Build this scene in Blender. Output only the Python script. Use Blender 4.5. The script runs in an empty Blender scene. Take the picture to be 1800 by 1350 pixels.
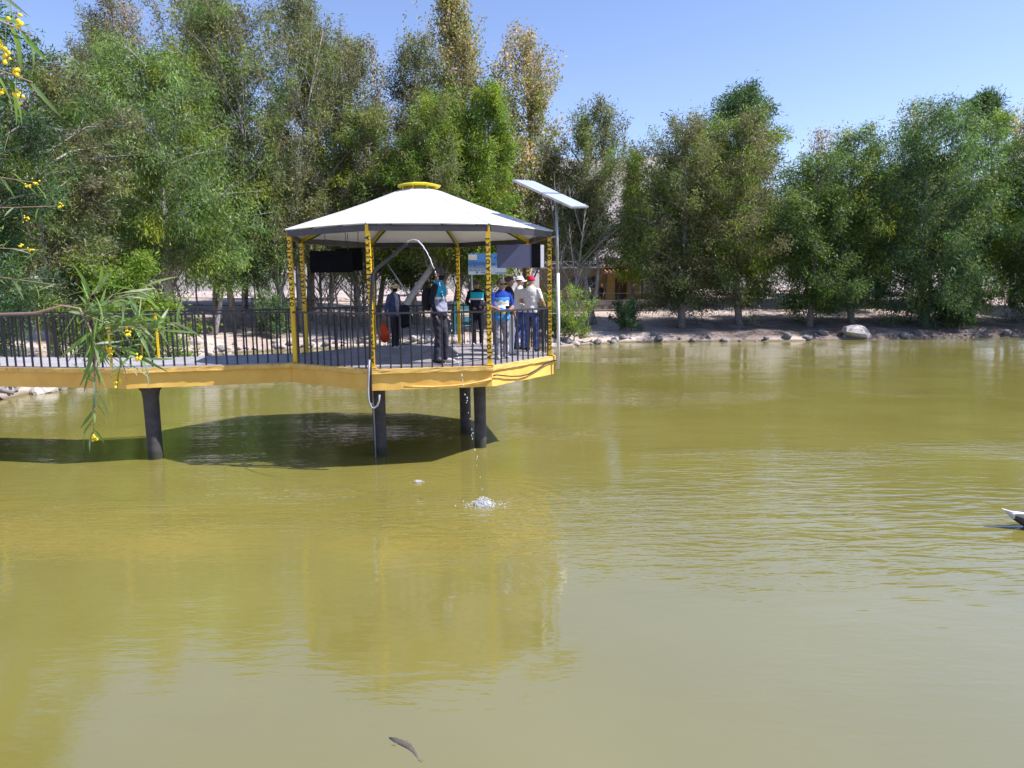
import bpy, bmesh, math, random
import numpy as np
from mathutils import Vector, Matrix

sc = bpy.context.scene
COL = sc.collection
R_ = math.radians

# ------------------------------------------------------------------ camera
cam_d = bpy.data.cameras.new('camera')
cam = bpy.data.objects.new('camera', cam_d)
COL.objects.link(cam)
PITCH, ROLL, CAMZ = 0.1365, 0.0102, 3.15
cam.matrix_world = (Matrix.Translation((0, 0, CAMZ)) @ Matrix.Rotation(math.pi / 2 - PITCH, 4, 'X')
                    @ Matrix.Rotation(-ROLL, 4, 'Z'))
cam_d.sensor_width = 36.0
cam_d.lens = 36.0 * 1236.4 / 1800.0
cam_d.clip_start = 0.05
cam_d.clip_end = 2000
sc.camera = cam

# ------------------------------------------------------------------ sky and sun
SUN = Vector((1.13, -0.15, 1.40)).normalized()
EL = math.asin(SUN.z)
world = bpy.data.worlds.new('World')
sc.world = world
world.use_nodes = True
wn = world.node_tree
sky = wn.nodes.new('ShaderNodeTexSky')
sky.sky_type = 'NISHITA'
sky.sun_disc = False
sky.sun_elevation = EL
sky.sun_rotation = math.atan2(SUN.x, SUN.y)
sky.altitude = 300
sky.air_density = 1.0
sky.dust_density = 0.25
sky.ozone_density = 2.2
tint = wn.nodes.new('ShaderNodeMix')          # violet cast of the clear high-altitude sky
tint.data_type = 'RGBA'
tint.blend_type = 'MULTIPLY'
tint.inputs[0].default_value = 1.0
tint.inputs[7].default_value = (1.06, 0.98, 1.10, 1)
wn.links.new(sky.outputs[0], tint.inputs[6])
wn.links.new(tint.outputs[2], wn.nodes['Background'].inputs[0])
wn.nodes['Background'].inputs[1].default_value = 0.118
sun_d = bpy.data.lights.new('sun', 'SUN')
sun = bpy.data.objects.new('sun', sun_d)
COL.objects.link(sun)
sun_d.energy = 4.4
sun_d.angle = R_(0.53)
sun_d.color = (1.0, 0.945, 0.915)
sun.rotation_euler = SUN.to_track_quat('Z', 'Y').to_euler()
sc.view_settings.view_transform = 'Standard'
sc.view_settings.look = 'None'
sc.view_settings.gamma = 1
sc.view_settings.exposure = 0.82
sc.view_settings.use_curve_mapping = False
sc.cycles.max_bounces = 4
sc.cycles.diffuse_bounces = 2
sc.cycles.glossy_bounces = 2
sc.cycles.transmission_bounces = 4
sc.cycles.caustics_reflective = False
sc.cycles.caustics_refractive = False
sc.cycles.sample_clamp_indirect = 6


# ------------------------------------------------------------------ helpers
def tag(o, label=None, cat=None, group=None, kind=None):
    if label: o['label'] = label
    if cat: o['category'] = cat
    if group: o['group'] = group
    if kind: o['kind'] = kind
    return o


def empty(name, loc=(0, 0, 0), rz=0.0):
    o = bpy.data.objects.new(name, None)
    COL.objects.link(o)
    o.location = loc
    o.rotation_euler = (0, 0, rz)
    o.empty_display_size = 0.2
    return o


def link(name, me, parent=None, loc=None, rot=None, scale=None):
    o = bpy.data.objects.new(name, me)
    COL.objects.link(o)
    if parent: o.parent = parent
    if loc is not None: o.location = loc
    if rot is not None: o.rotation_euler = rot
    if scale is not None: o.scale = scale
    return o


class MB:
    """collects shapes into one mesh"""
    def __init__(self):
        self.v, self.f, self.n = [], [], 0

    def add(self, V, F):
        V = np.asarray(V, float)
        self.v.append(V)
        self.f += [tuple(i + self.n for i in q) for q in F]
        self.n += len(V)
        return self

    def box(self, c, s, rz=0.0, M=None):
        x, y, z = [q / 2 for q in s]
        V = np.array([(a * x, b * y, d * z) for d in (-1, 1) for b in (-1, 1) for a in (-1, 1)])
        if rz:
            cs, sn = math.cos(rz), math.sin(rz)
            V = np.stack([V[:, 0] * cs - V[:, 1] * sn, V[:, 0] * sn + V[:, 1] * cs, V[:, 2]], 1)
        if M is not None:
            V = V @ np.array(M.to_3x3()).T
        V = V + np.array(c)
        return self.add(V, [(0, 2, 3, 1), (4, 5, 7, 6), (0, 1, 5, 4), (2, 6, 7, 3), (0, 4, 6, 2), (1, 3, 7, 5)])

    def prism(self, poly, z0, z1):
        n = len(poly)
        V = [(p[0], p[1], z0) for p in poly] + [(p[0], p[1], z1) for p in poly]
        F = [tuple(range(n - 1, -1, -1)), tuple(range(n, 2 * n))]
        F += [(i, (i + 1) % n, n + (i + 1) % n, n + i) for i in range(n)]
        return self.add(V, F)

    def bar(self, a, b, w, h, up=(0, 0, 1)):
        a, b = Vector(a), Vector(b)
        d = (b - a)
        L = d.length
        d.normalize()
        s = d.cross(Vector(up))
        if s.length < 1e-4: s = d.cross(Vector((0, 1, 0)))
        s.normalize()
        u = s.cross(d)
        V = []
        for p in (a, b):
            for i, j in ((-1, -1), (1, -1), (1, 1), (-1, 1)):
                V.append(p + s * (w / 2 * i) + u * (h / 2 * j))
        return self.add([tuple(q) for q in V], [(3, 2, 1, 0), (4, 5, 6, 7), (0, 1, 5, 4), (1, 2, 6, 5), (2, 3, 7, 6), (3, 0, 4, 7)])

    def tube(self, pts, rads, n=8, cap=True, flat=1.0):
        V, F = tube_arrays(pts, rads, n, cap, flat)
        return self.add(V, F)

    def ball(self, c, r, nu=8, nv=6, M=None):
        if not hasattr(r, '__len__'): r = (r, r, r)
        V = [(0, 0, -1)]
        for j in range(1, nv):
            t = -math.pi / 2 + math.pi * j / nv
            for i in range(nu):
                a = 2 * math.pi * i / nu
                V.append((math.cos(t) * math.cos(a), math.cos(t) * math.sin(a), math.sin(t)))
        V.append((0, 0, 1))
        V = np.array(V) * np.array(r)
        if M is not None: V = V @ np.array(M.to_3x3()).T
        V = V + np.array(c)
        F = [(0, 1 + (i + 1) % nu, 1 + i) for i in range(nu)]
        for j in range(nv - 2):
            o = 1 + j * nu
            F += [(o + i, o + (i + 1) % nu, o + nu + (i + 1) % nu, o + nu + i) for i in range(nu)]
        o = 1 + (nv - 2) * nu
        F += [(o + i, o + (i + 1) % nu, len(V) - 1) for i in range(nu)]
        return self.add(V, F)

    def mesh(self, name, mat, smooth=False):
        me = bpy.data.meshes.new(name)
        V = np.concatenate(self.v)
        me.from_pydata(V.tolist(), [], self.f)
        if mat:
            for m in (mat if isinstance(mat, (list, tuple)) else [mat]): me.materials.append(m)
        if smooth: me.polygons.foreach_set('use_smooth', np.ones(len(me.polygons), bool))
        me.update()
        return me

    def build(self, name, mat, parent=None, smooth=False, loc=None):
        return link(name, self.mesh(name, mat, smooth), parent, loc)


def tube_arrays(pts, rads, n=8, cap=True, flat=1.0):
    P = [Vector(p) for p in pts]
    m = len(P)
    if not hasattr(rads, '__len__'): rads = [rads] * m
    T = []
    for i in range(m):
        t = P[min(i + 1, m - 1)] - P[max(i - 1, 0)]
        T.append(t.normalized() if t.length > 1e-9 else Vector((0, 0, 1)))
    s = T[0].cross(Vector((0, 0, 1)))
    if s.length < 0.05: s = T[0].cross(Vector((0, 1, 0)))
    s.normalize()
    V, F = [], []
    for i in range(m):
        s = s - T[i] * s.dot(T[i])
        s.normalize()
        u = T[i].cross(s)
        for k in range(n):
            a = 2 * math.pi * k / n
            V.append(tuple(P[i] + s * (math.cos(a) * rads[i]) + u * (math.sin(a) * rads[i] * flat)))
    for i in range(m - 1):
        for k in range(n):
            F.append((i * n + k, i * n + (k + 1) % n, (i + 1) * n + (k + 1) % n, (i + 1) * n + k))
    if cap:
        F.append(tuple(range(n - 1, -1, -1)))
        F.append(tuple(range((m - 1) * n, m * n)))
    return V, F


# ------------------------------------------------------------------ materials
def newmat(name):
    m = bpy.data.materials.new(name)
    m.use_nodes = True
    nt = m.node_tree
    b = nt.nodes['Principled BSDF']
    return m, nt, b


def noisecol(nt, c1, c2, scale, detail=5, rough=0.6, lo=0.35, hi=0.65, coord='Object', vec=None):
    tc = nt.nodes.new('ShaderNodeTexCoord')
    n = nt.nodes.new('ShaderNodeTexNoise')
    n.inputs['Scale'].default_value = scale
    n.inputs['Detail'].default_value = detail
    n.inputs['Roughness'].default_value = rough
    nt.links.new(vec if vec is not None else tc.outputs[coord], n.inputs['Vector'])
    r = nt.nodes.new('ShaderNodeValToRGB')
    r.color_ramp.elements[0].position = lo
    r.color_ramp.elements[1].position = hi
    r.color_ramp.elements[0].color = (*c1, 1)
    r.color_ramp.elements[1].color = (*c2, 1)
    nt.links.new(n.outputs['Fac'], r.inputs['Fac'])
    return r.outputs['Color'], n.outputs['Fac']


def mixc(nt, a, b, fac, mode='MIX'):
    m = nt.nodes.new('ShaderNodeMix')
    m.data_type = 'RGBA'
    m.blend_type = mode
    for sock, val in ((m.inputs[6], a), (m.inputs[7], b), (m.inputs[0], fac)):
        if hasattr(val, 'links') or hasattr(val, 'is_linked'):
            nt.links.new(val, sock)
        elif hasattr(val, '__len__'):
            sock.default_value = (*val, 1)
        else:
            sock.default_value = val
    return m.outputs[2]


def bump(nt, b, h, strength=0.3, dist=0.02):
    n = nt.nodes.new('ShaderNodeBump')
    n.inputs['Strength'].default_value = strength
    n.inputs['Distance'].default_value = dist
    nt.links.new(h, n.inputs['Height'])
    nt.links.new(n.outputs[0], b.inputs['Normal'])


def mat(name, c1, c2=None, scale=6, rough=0.6, metal=0.0, bmp=0.0, spec=0.5, lo=0.35, hi=0.65, coord='Object'):
    m, nt, b = newmat(name)
    b.inputs['Roughness'].default_value = rough
    b.inputs['Metallic'].default_value = metal
    b.inputs['Specular IOR Level'].default_value = spec
    if c2 is None: c2 = tuple(x * 0.8 for x in c1)
    col, fac = noisecol(nt, c1, c2, scale, lo=lo, hi=hi, coord=coord)
    nt.links.new(col, b.inputs['Base Color'])
    if bmp: bump(nt, b, fac, bmp)
    return m


def worn(name, base, dark, under, rough=0.6, wear=0.62, scale=2.2):
    """paint with stains and chipped patches"""
    m, nt, b = newmat(name)
    c, f = noisecol(nt, base, dark, scale, detail=7, lo=0.35, hi=0.75)
    c2, f2 = noisecol(nt, (0, 0, 0), (1, 1, 1), scale * 4.3, detail=8, rough=0.72, lo=wear, hi=wear + 0.03)
    out = mixc(nt, c, under, c2)
    nt.links.new(out, b.inputs['Base Color'])
    b.inputs['Roughness'].default_value = rough
    bump(nt, b, f2, 0.25, 0.01)
    return m


M = {}
M['yellow_wall'] = worn('yellow_wall_paint', (0.84, 0.52, 0.115), (0.72, 0.40, 0.07), (0.34, 0.21, 0.09), 0.7, 0.72)
M['yellow_lip'] = worn('yellow_lip_paint', (0.80, 0.53, 0.15), (0.60, 0.36, 0.10), (0.30, 0.19, 0.10), 0.75, 0.60, 3.5)
M['yellow'] = mat('yellow_steel_paint', (0.84, 0.56, 0.014), (0.74, 0.45, 0.014), 5, 0.45)
M['lemon'] = mat('lemon_paint', (0.72, 0.62, 0.01), (0.55, 0.46, 0.01), 4, 0.5)
M['black'] = mat('black_steel_paint', (0.012, 0.012, 0.018), (0.022, 0.021, 0.028), 7, 0.42)
M['letter'] = mat('black_letter_paint', (0.01, 0.01, 0.01), None, 5, 0.6)
M['beam'] = mat('dark_beam_paint', (0.018, 0.017, 0.024), (0.035, 0.032, 0.04), 4, 0.5)
M['concrete'] = mat('grey_concrete', (0.40, 0.385, 0.40), (0.29, 0.28, 0.29), 3, 0.85, bmp=0.25)
M['tile'] = mat('grey_deck_tile', (0.34, 0.325, 0.345), (0.24, 0.225, 0.24), 2.2, 0.75, bmp=0.1)
M['pile'] = None
M['white_roof'] = None
M['board_black'] = mat('black_board', (0.005, 0.005, 0.006), (0.008, 0.008, 0.010), 4, 0.95, spec=0.05)
M['board_blue'] = mat('slate_blue_board', (0.085, 0.092, 0.17), (0.07, 0.075, 0.145), 5, 0.7)
M['white'] = mat('white_paint', (0.78, 0.78, 0.80), (0.70, 0.70, 0.73), 5, 0.45)
M['galv'] = mat('galvanised_steel', (0.42, 0.45, 0.48), (0.30, 0.33, 0.36), 9, 0.4, 0.6)
M['hose'] = mat('grey_hose', (0.36, 0.36, 0.40), (0.28, 0.28, 0.32), 6, 0.5)


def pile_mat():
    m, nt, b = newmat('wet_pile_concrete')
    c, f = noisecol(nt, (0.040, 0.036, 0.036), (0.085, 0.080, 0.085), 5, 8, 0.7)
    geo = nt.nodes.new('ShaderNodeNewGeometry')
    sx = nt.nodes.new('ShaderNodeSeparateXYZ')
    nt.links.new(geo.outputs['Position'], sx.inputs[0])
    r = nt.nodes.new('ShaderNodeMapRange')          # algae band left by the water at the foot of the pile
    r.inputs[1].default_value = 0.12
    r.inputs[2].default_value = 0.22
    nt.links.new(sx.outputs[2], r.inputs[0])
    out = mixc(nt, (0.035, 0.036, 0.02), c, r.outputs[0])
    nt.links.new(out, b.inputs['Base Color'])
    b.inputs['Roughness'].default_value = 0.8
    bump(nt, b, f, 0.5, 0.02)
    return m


M['pile'] = pile_mat()


def roof_mat():
    m, nt, b = newmat('white_roof_sheet')
    c, f = noisecol(nt, (0.90, 0.885, 0.855), (0.78, 0.765, 0.74), 1.6, 6, 0.6, 0.3, 0.8)
    nt.links.new(c, b.inputs['Base Color'])
    b.inputs['Roughness'].default_value = 0.45
    t = nt.nodes.new('ShaderNodeBsdfTranslucent')
    t.inputs[0].default_value = (0.80, 0.80, 0.88, 1)
    mx = nt.nodes.new('ShaderNodeMixShader')
    mx.inputs[0].default_value = 0.18
    nt.links.new(b.outputs[0], mx.inputs[1])
    nt.links.new(t.outputs[0], mx.inputs[2])
    nt.links.new(mx.outputs[0], nt.nodes['Material Output'].inputs[0])
    return m


M['white_roof'] = roof_mat()


def leaf_mat(name, trans=0.42, rough=0.5, spec=0.35):
    m, nt, b = newmat(name)
    a = nt.nodes.new('ShaderNodeAttribute')
    a.attribute_name = 'col'
    nt.links.new(a.outputs['Color'], b.inputs['Base Color'])
    b.inputs['Roughness'].default_value = rough
    b.inputs['Specular IOR Level'].default_value = spec
    t = nt.nodes.new('ShaderNodeBsdfTranslucent')
    h = mixc(nt, a.outputs['Color'], (1.35, 1.45, 0.6), 1.0, 'MULTIPLY')
    nt.links.new(h, t.inputs[0])
    mx = nt.nodes.new('ShaderNodeMixShader')
    mx.inputs[0].default_value = trans
    nt.links.new(b.outputs[0], mx.inputs[1])
    nt.links.new(t.outputs[0], mx.inputs[2])
    nt.links.new(mx.outputs[0], nt.nodes['Material Output'].inputs[0])
    return m


M['leaf'] = leaf_mat('foliage')
M['bark'] = mat('dark_bark', (0.15, 0.13, 0.125), (0.29, 0.27, 0.265), 7, 0.9, bmp=0.6)
M['bark_pale'] = mat('pale_bark', (0.42, 0.39, 0.36), (0.22, 0.19, 0.17), 5, 0.85, bmp=0.4)
M['bark_grey'] = mat('grey_bark', (0.42, 0.40, 0.41), (0.26, 0.245, 0.25), 6, 0.9, bmp=0.5)

# ------------------------------------------------------------------ terrain
POND = np.array([(-2.4, 0.7), (-4.2, 2.2), (-6.4, 5.0), (-10, 9.5), (-13, 13), (-15, 17), (-15.25, 20.3), (-14.9, 22.8), (-14.9, 27), (-15.0, 31),
                 (-14.3, 35.5), (-11.5, 37.2), (-9, 38.0), (-6.5, 39.3), (-3, 38.3), (0.5, 36.9), (2.5, 36.4), (4.2, 38.2), (5.8, 39.5),
                 (10, 39.7), (16, 39.3), (22, 40.2), (29.5, 40.7), (38, 41), (50, 38), (60, 25), (50, 5), (20, -1.0), (4, 0.5)])


def sdist(X, Y):
    """distance to the pond's edge, negative over the water"""
    px, py = X.ravel(), Y.ravel()
    best = np.full(px.shape, 1e9)
    inside = np.zeros(px.shape, bool)
    n = len(POND)
    for i in range(n):
        ax, ay = POND[i]
        bx, by = POND[(i + 1) % n]
        dx, dy = bx - ax, by - ay
        t = np.clip(((px - ax) * dx + (py - ay) * dy) / (dx * dx + dy * dy), 0, 1)
        d = np.hypot(px - ax - t * dx, py - ay - t * dy)
        best = np.minimum(best, d)
        c = ((ay > py) != (by > py)) & (px < (bx - ax) * (py - ay) / (by - ay + 1e-12) + ax)
        inside ^= c
    return np.where(inside, -best, best).reshape(X.shape)


def wob(X, Y, s=1.0):
    return (np.sin(X * 0.9 * s + 1.3 * np.sin(Y * 0.7 * s)) + np.sin(Y * 1.1 * s + 0.8 + np.sin(X * 0.6 * s)) + 0.6 * np.sin(X * 2.3 * s + Y * 1.9 * s)) / 2.6


def height(X, Y):
    X = np.asarray(X, float)
    Y = np.asarray(Y, float)
    d = sdist(X, Y) + 0.25 * wob(X, Y, 1.4)
    step = np.interp(d, [-6, -1.0, -0.15, 0.3, 1.2, 12, 20, 40, 100], [-1.6, -0.6, -0.12, 0.16, 0.42, 1.55, 2.35, 2.75, 3.2])
    near = np.interp(d, [-6, -0.6, 0.0, 0.4, 3, 100], [-1.6, -0.8, 0.1, 1.25, 1.6, 2.2])
    w = np.clip((9 - Y) / 5, 0, 1)
    h = step * (1 - w) + near * w
    h = h + 0.07 * wob(X, Y, 0.8) * np.clip(d, 0, 1)
    return h


def gz(x, y):
    return float(height(np.array([x]), np.array([y]))[0])


def axis(segs):
    out = [segs[0][0]]
    for a, b, st in segs:
        n = max(1, int(round((b - a) / st)))
        out += list(np.linspace(a, b, n + 1)[1:])
    return np.array(out)


def grid_mesh(name, xs, ys, zf, m, smooth=True):
    X, Y = np.meshgrid(xs, ys)
    Z = zf(X, Y)
    V = np.stack([X.ravel(), Y.ravel(), Z.ravel()], 1)
    nx, ny = len(xs), len(ys)
    i = (np.arange(ny - 1)[:, None] * nx + np.arange(nx - 1)[None, :]).ravel()
    F = np.stack([i, i + 1, i + nx + 1, i + nx], 1)
    me = bpy.data.meshes.new(name)
    me.vertices.add(len(V))
    me.vertices.foreach_set('co', V.ravel().astype(np.float32))
    me.loops.add(F.size)
    me.loops.foreach_set('vertex_index', F.ravel().astype(np.int32))
    me.polygons.add(len(F))
    me.polygons.foreach_set('loop_start', np.arange(0, F.size, 4, dtype=np.int32))
    me.polygons.foreach_set('loop_total', np.full(len(F), 4, np.int32))
    if smooth: me.polygons.foreach_set('use_smooth', np.ones(len(F), bool))
    me.materials.append(m)
    me.update(calc_edges=True)
    me.validate()
    return link(name, me)


def ground_mat():
    m, nt, b = newmat('sandy_ground')
    c, f = noisecol(nt, (0.42, 0.33, 0.285), (0.56, 0.47, 0.42), 0.35, 6, 0.6)
    c2, f2 = noisecol(nt, (0, 0, 0), (1, 1, 1), 1.1, 9, 0.75, 0.5, 0.68)
    o = mixc(nt, c, (0.17, 0.125, 0.095), c2)        # litter
    c3, f3 = noisecol(nt, (0, 0, 0), (1, 1, 1), 9.0, 6, 0.7, 0.60, 0.70)
    o = mixc(nt, o, (0.60, 0.56, 0.53), c3)
    geo = nt.nodes.new('ShaderNodeNewGeometry')
    sx = nt.nodes.new('ShaderNodeSeparateXYZ')
    nt.links.new(geo.outputs['Position'], sx.inputs[0])
    r = nt.nodes.new('ShaderNodeMapRange')           # wet mud at the waterline
    r.inputs[1].default_value = 0.03
    r.inputs[2].default_value = 0.14
    nt.links.new(sx.outputs[2], r.inputs[0])
    o = mixc(nt, (0.13, 0.105, 0.06), o, r.outputs[0])
    # shade under the right bank trees, painted into the ground as dark brown
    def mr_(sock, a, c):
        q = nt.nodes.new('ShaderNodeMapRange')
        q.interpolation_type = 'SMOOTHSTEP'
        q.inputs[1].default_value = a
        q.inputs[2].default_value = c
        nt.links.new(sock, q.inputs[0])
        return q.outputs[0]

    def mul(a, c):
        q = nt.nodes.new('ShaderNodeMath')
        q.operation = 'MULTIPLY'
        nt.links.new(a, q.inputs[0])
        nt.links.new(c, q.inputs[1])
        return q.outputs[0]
    bank_shade = mul(mr_(sx.outputs[0], 6.0, 13.0), mul(mr_(sx.outputs[1], 39.4, 40.3), mr_(sx.outputs[1], 48.5, 45.0)))
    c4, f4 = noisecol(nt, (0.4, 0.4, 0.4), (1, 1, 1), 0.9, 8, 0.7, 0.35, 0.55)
    o = mixc(nt, o, (0.135, 0.100, 0.085), mul(bank_shade, c4))
    nt.links.new(o, b.inputs['Base Color'])
    b.inputs['Roughness'].default_value = 0.95
    bump(nt, b, f2, 0.6, 0.06)
    return m


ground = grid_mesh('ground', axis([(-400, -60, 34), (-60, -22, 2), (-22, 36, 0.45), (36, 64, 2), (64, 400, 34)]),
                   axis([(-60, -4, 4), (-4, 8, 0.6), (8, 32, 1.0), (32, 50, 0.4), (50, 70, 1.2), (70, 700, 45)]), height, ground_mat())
tag(ground, 'sandy pinkish bank and ground under the trees', kind='structure')


def hillz(X, Y):
    ridge = 27 + 6 * np.sin(X * 0.021 + 1.0) + 3 * np.sin(X * 0.06) + 1.6 * np.sin(X * 0.17 + 2) - np.clip((X + 12) * 0.13, 0, 19)
    t = np.clip((Y - 95) / 65, 0, 1)
    return -1 + (ridge + 1) * (t * t * (3 - 2 * t)) + 0.9 * wob(X, Y, 0.12)


def hill_mat():
    m, nt, b = newmat('dry_hillside')
    c, f = noisecol(nt, (0.36, 0.32, 0.31), (0.22, 0.205, 0.17), 0.06, 8, 0.7)
    nt.links.new(c, b.inputs['Base Color'])
    b.inputs['Roughness'].default_value = 0.95
    bump(nt, b, f, 0.6, 1.0)
    return m


hill = grid_mesh('hill', axis([(-330, 330, 9)]), axis([(90, 190, 6)]), hillz, hill_mat())
tag(hill, 'dry grey hillside far behind the trees', kind='structure')


# ------------------------------------------------------------------ water
DUCK = (6.80, 8.74)
SPLASH = (-0.43, 9.95)


def water_mat():
    m, nt, b = newmat('murky_pond_water')
    N, L = nt.nodes, nt.links
    geo = N.new('ShaderNodeNewGeometry')

    def math_(op, a, c=None, clamp=False):
        n = N.new('ShaderNodeMath')
        n.operation = op
        n.use_clamp = clamp
        for s, v in ((n.inputs[0], a), (n.inputs[1], c)):
            if v is None: continue
            if isinstance(v, (int, float)): s.default_value = v
            else: L.new(v, s)
        return n.outputs[0]

    def mapping(scale, loc=(0, 0, 0), rz=0.0):
        n = N.new('ShaderNodeMapping')
        n.inputs['Scale'].default_value = scale
        n.inputs['Location'].default_value = loc
        n.inputs['Rotation'].default_value = (0, 0, rz)
        L.new(geo.outputs['Position'], n.inputs[0])
        return n.outputs[0]

    def noise(vec, scale, detail=2, rough=0.5, dist=0.0):
        n = N.new('ShaderNodeTexNoise')
        n.inputs['Scale'].default_value = scale
        n.inputs['Detail'].default_value = detail
        n.inputs['Roughness'].default_value = rough
        n.inputs['Distortion'].default_value = dist
        L.new(vec, n.inputs['Vector'])
        return n.outputs['Fac']

    def maprange(v, a, c, d=0.0, e=1.0):
        n = N.new('ShaderNodeMapRange')
        n.interpolation_type = 'SMOOTHSTEP'
        n.inputs[1].default_value = a
        n.inputs[2].default_value = c
        n.inputs[3].default_value = d
        n.inputs[4].default_value = e
        L.new(v, n.inputs[0])
        return n.outputs[0]

    def dist_to(p):
        n = N.new('ShaderNodeVectorMath')
        n.operation = 'DISTANCE'
        L.new(geo.outputs['Position'], n.inputs[0])
        n.inputs[1].default_value = (p[0], p[1], 0)
        return n.outputs['Value']

    sx = N.new('ShaderNodeSeparateXYZ')
    L.new(geo.outputs['Position'], sx.inputs[0])
    # colour of the suspended silt
    c, f = noisecol(nt, (0.205, 0.182, 0.043), (0.230, 0.206, 0.053), 0.35, 3, 0.5, vec=mapping((1, 1, 1)))
    WC = c
    # ripples
    r1 = noise(mapping((1.3, 5.0, 1), rz=0.10), 1.0, 3, 0.55, 0.4)
    r2 = noise(mapping((4.0, 11.0, 1), rz=-0.12), 1.0, 2, 0.5, 0.2)
    r4 = noise(mapping((9.0, 21.0, 1), rz=0.05), 1.0, 1, 0.5, 0.2)
    r3 = noise(mapping((1.1, 4.6, 1), rz=-0.22), 1.0, 2, 0.5, 0.9)
    swell = noise(mapping((0.45, 1.1, 1)), 1.0, 1, 0.5)
    patch = maprange(noise(mapping((0.16, 0.30, 1), loc=(3.1, 1.7, 0)), 1.0, 2, 0.5), 0.48, 0.70)
    far = maprange(sx.outputs[1], 4.5, 10.0, 0.22, 1.0)
    left = maprange(sx.outputs[0], -0.6, 1.4, 0.42, 0.0)      # the breeze still touches the left near water
    far = math_('ADD', far, math_('MULTIPLY', left, maprange(sx.outputs[1], 3.0, 9.0, 1.0, 0.3)))
    amp = math_('MULTIPLY', math_('ADD', math_('MULTIPLY', patch, 0.8), 0.20), far)
    h = math_('MULTIPLY', math_('ADD', math_('ADD', math_('MULTIPLY', r1, 0.9), math_('MULTIPLY', r2, 0.45)), math_('MULTIPLY', r4, 0.16)), amp)
    h = math_('ADD', h, math_('MULTIPLY', swell, 0.35))
    # the duck's wake ruffles the right half
    wake = maprange(dist_to((4.2, 9.6)), 1.2, 4.4, 1.0, 0.0)
    h = math_('ADD', h, math_('MULTIPLY', math_('MULTIPLY', r3, wake), 1.15))

    def rings(p, k, r0, r1_, r2_, a, wob_=0.5):
        d = dist_to(p)
        w = math_('ADD', math_('MULTIPLY', d, k), math_('MULTIPLY', noise(mapping((0.9, 0.9, 1)), 1.0, 3), 7.0 * wob_))
        s = math_('SINE', w)
        env = math_('MULTIPLY', maprange(d, r0, r1_), maprange(d, r1_, r2_, 1.0, 0.0))
        env = math_('MULTIPLY', env, maprange(noise(mapping((0.7, 1.4, 1), loc=(7, 2, 0)), 1.0, 2), 0.35, 0.7))
        return math_('MULTIPLY', math_('MULTIPLY', s, env), a)

    h = math_('ADD', h, rings(DUCK, 17.0, 0.15, 1.6, 4.6, 0.10, 2.2))
    h = math_('ADD', h, rings(SPLASH, 26.0, 0.02, 0.35, 2.2, 0.12, 0.35))
    h = math_('ADD', h, rings((-1.55, 11.2), 30.0, 0.02, 0.2, 1.0, 0.06, 0.35))
    bn = N.new('ShaderNodeBump')
    bn.inputs['Strength'].default_value = 1.0
    bn.inputs['Distance'].default_value = 0.030
    L.new(h, bn.inputs['Height'])
    # silt-laden body seen under a reflecting skin
    df = N.new('ShaderNodeBsdfDiffuse')
    L.new(WC, df.inputs['Color'])
    gl = N.new('ShaderNodeBsdfGlossy')
    gl.inputs['Roughness'].default_value = 0.06
    gl.inputs['Color'].default_value = (0.96, 0.97, 1.0, 1)
    fr = N.new('ShaderNodeFresnel')
    fr.inputs['IOR'].default_value = 2.75
    for q in (gl, fr): L.new(bn.outputs[0], q.inputs['Normal'])
    mx = N.new('ShaderNodeMixShader')
    L.new(fr.outputs[0], mx.inputs[0])
    L.new(df.outputs[0], mx.inputs[1])
    L.new(gl.outputs[0], mx.inputs[2])
    L.new(mx.outputs[0], N['Material Output'].inputs[0])
    N.remove(b)
    return m


water = grid_mesh('pond_water', axis([(-30, 75, 5)]), axis([(-8, 52, 5)]), lambda X, Y: X * 0.0, water_mat())
tag(water, 'murky olive green pond water with light ripples', kind='structure')

# ------------------------------------------------------------------ gazebo over the water
ZD, ZB, ZS = 1.785, 4.18, 1.40            # deck, ring beam, underside of slab
GC = np.array((-1.851, 14.748))
GR = 2.70
TH = 0.1822


def octv(k, r=GR):
    a = TH + 2 * math.pi * (k - 0.5) / 8 - math.pi / 2
    return (GC[0] + r * math.cos(a), GC[1] + r * math.sin(a))


def lerp(a, b, t):
    return tuple(a[i] + (b[i] - a[i]) * t for i in range(len(a)))


def clip_poly(poly, clip):
    """convex clip, both counter-clockwise"""
    out = list(poly)
    n = len(clip)
    for i in range(n):
        a, b = clip[i], clip[(i + 1) % n]
        inp, out = out, []
        for j in range(len(inp)):
            p, q = inp[j], inp[(j + 1) % len(inp)]
            sp = (b[0] - a[0]) * (p[1] - a[1]) - (b[1] - a[1]) * (p[0] - a[0])
            sq = (b[0] - a[0]) * (q[1] - a[1]) - (b[1] - a[1]) * (q[0] - a[0])
            if sp >= 0: out.append(p)
            if sp * sq < 0:
                t = sp / (sp - sq)
                out.append((p[0] + (q[0] - p[0]) * t, p[1] + (q[1] - p[1]) * t))
        if len(out) < 3: return []
    return out


gaz = tag(empty('gazebo', (GC[0], GC[1], 0)), 'octagonal white roofed gazebo on a yellow platform standing over the pond', 'gazebo')
GINV = Matrix.Translation((-GC[0], -GC[1], 0))


def gpart(o):
    o.matrix_parent_inverse = GINV
    return o


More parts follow.
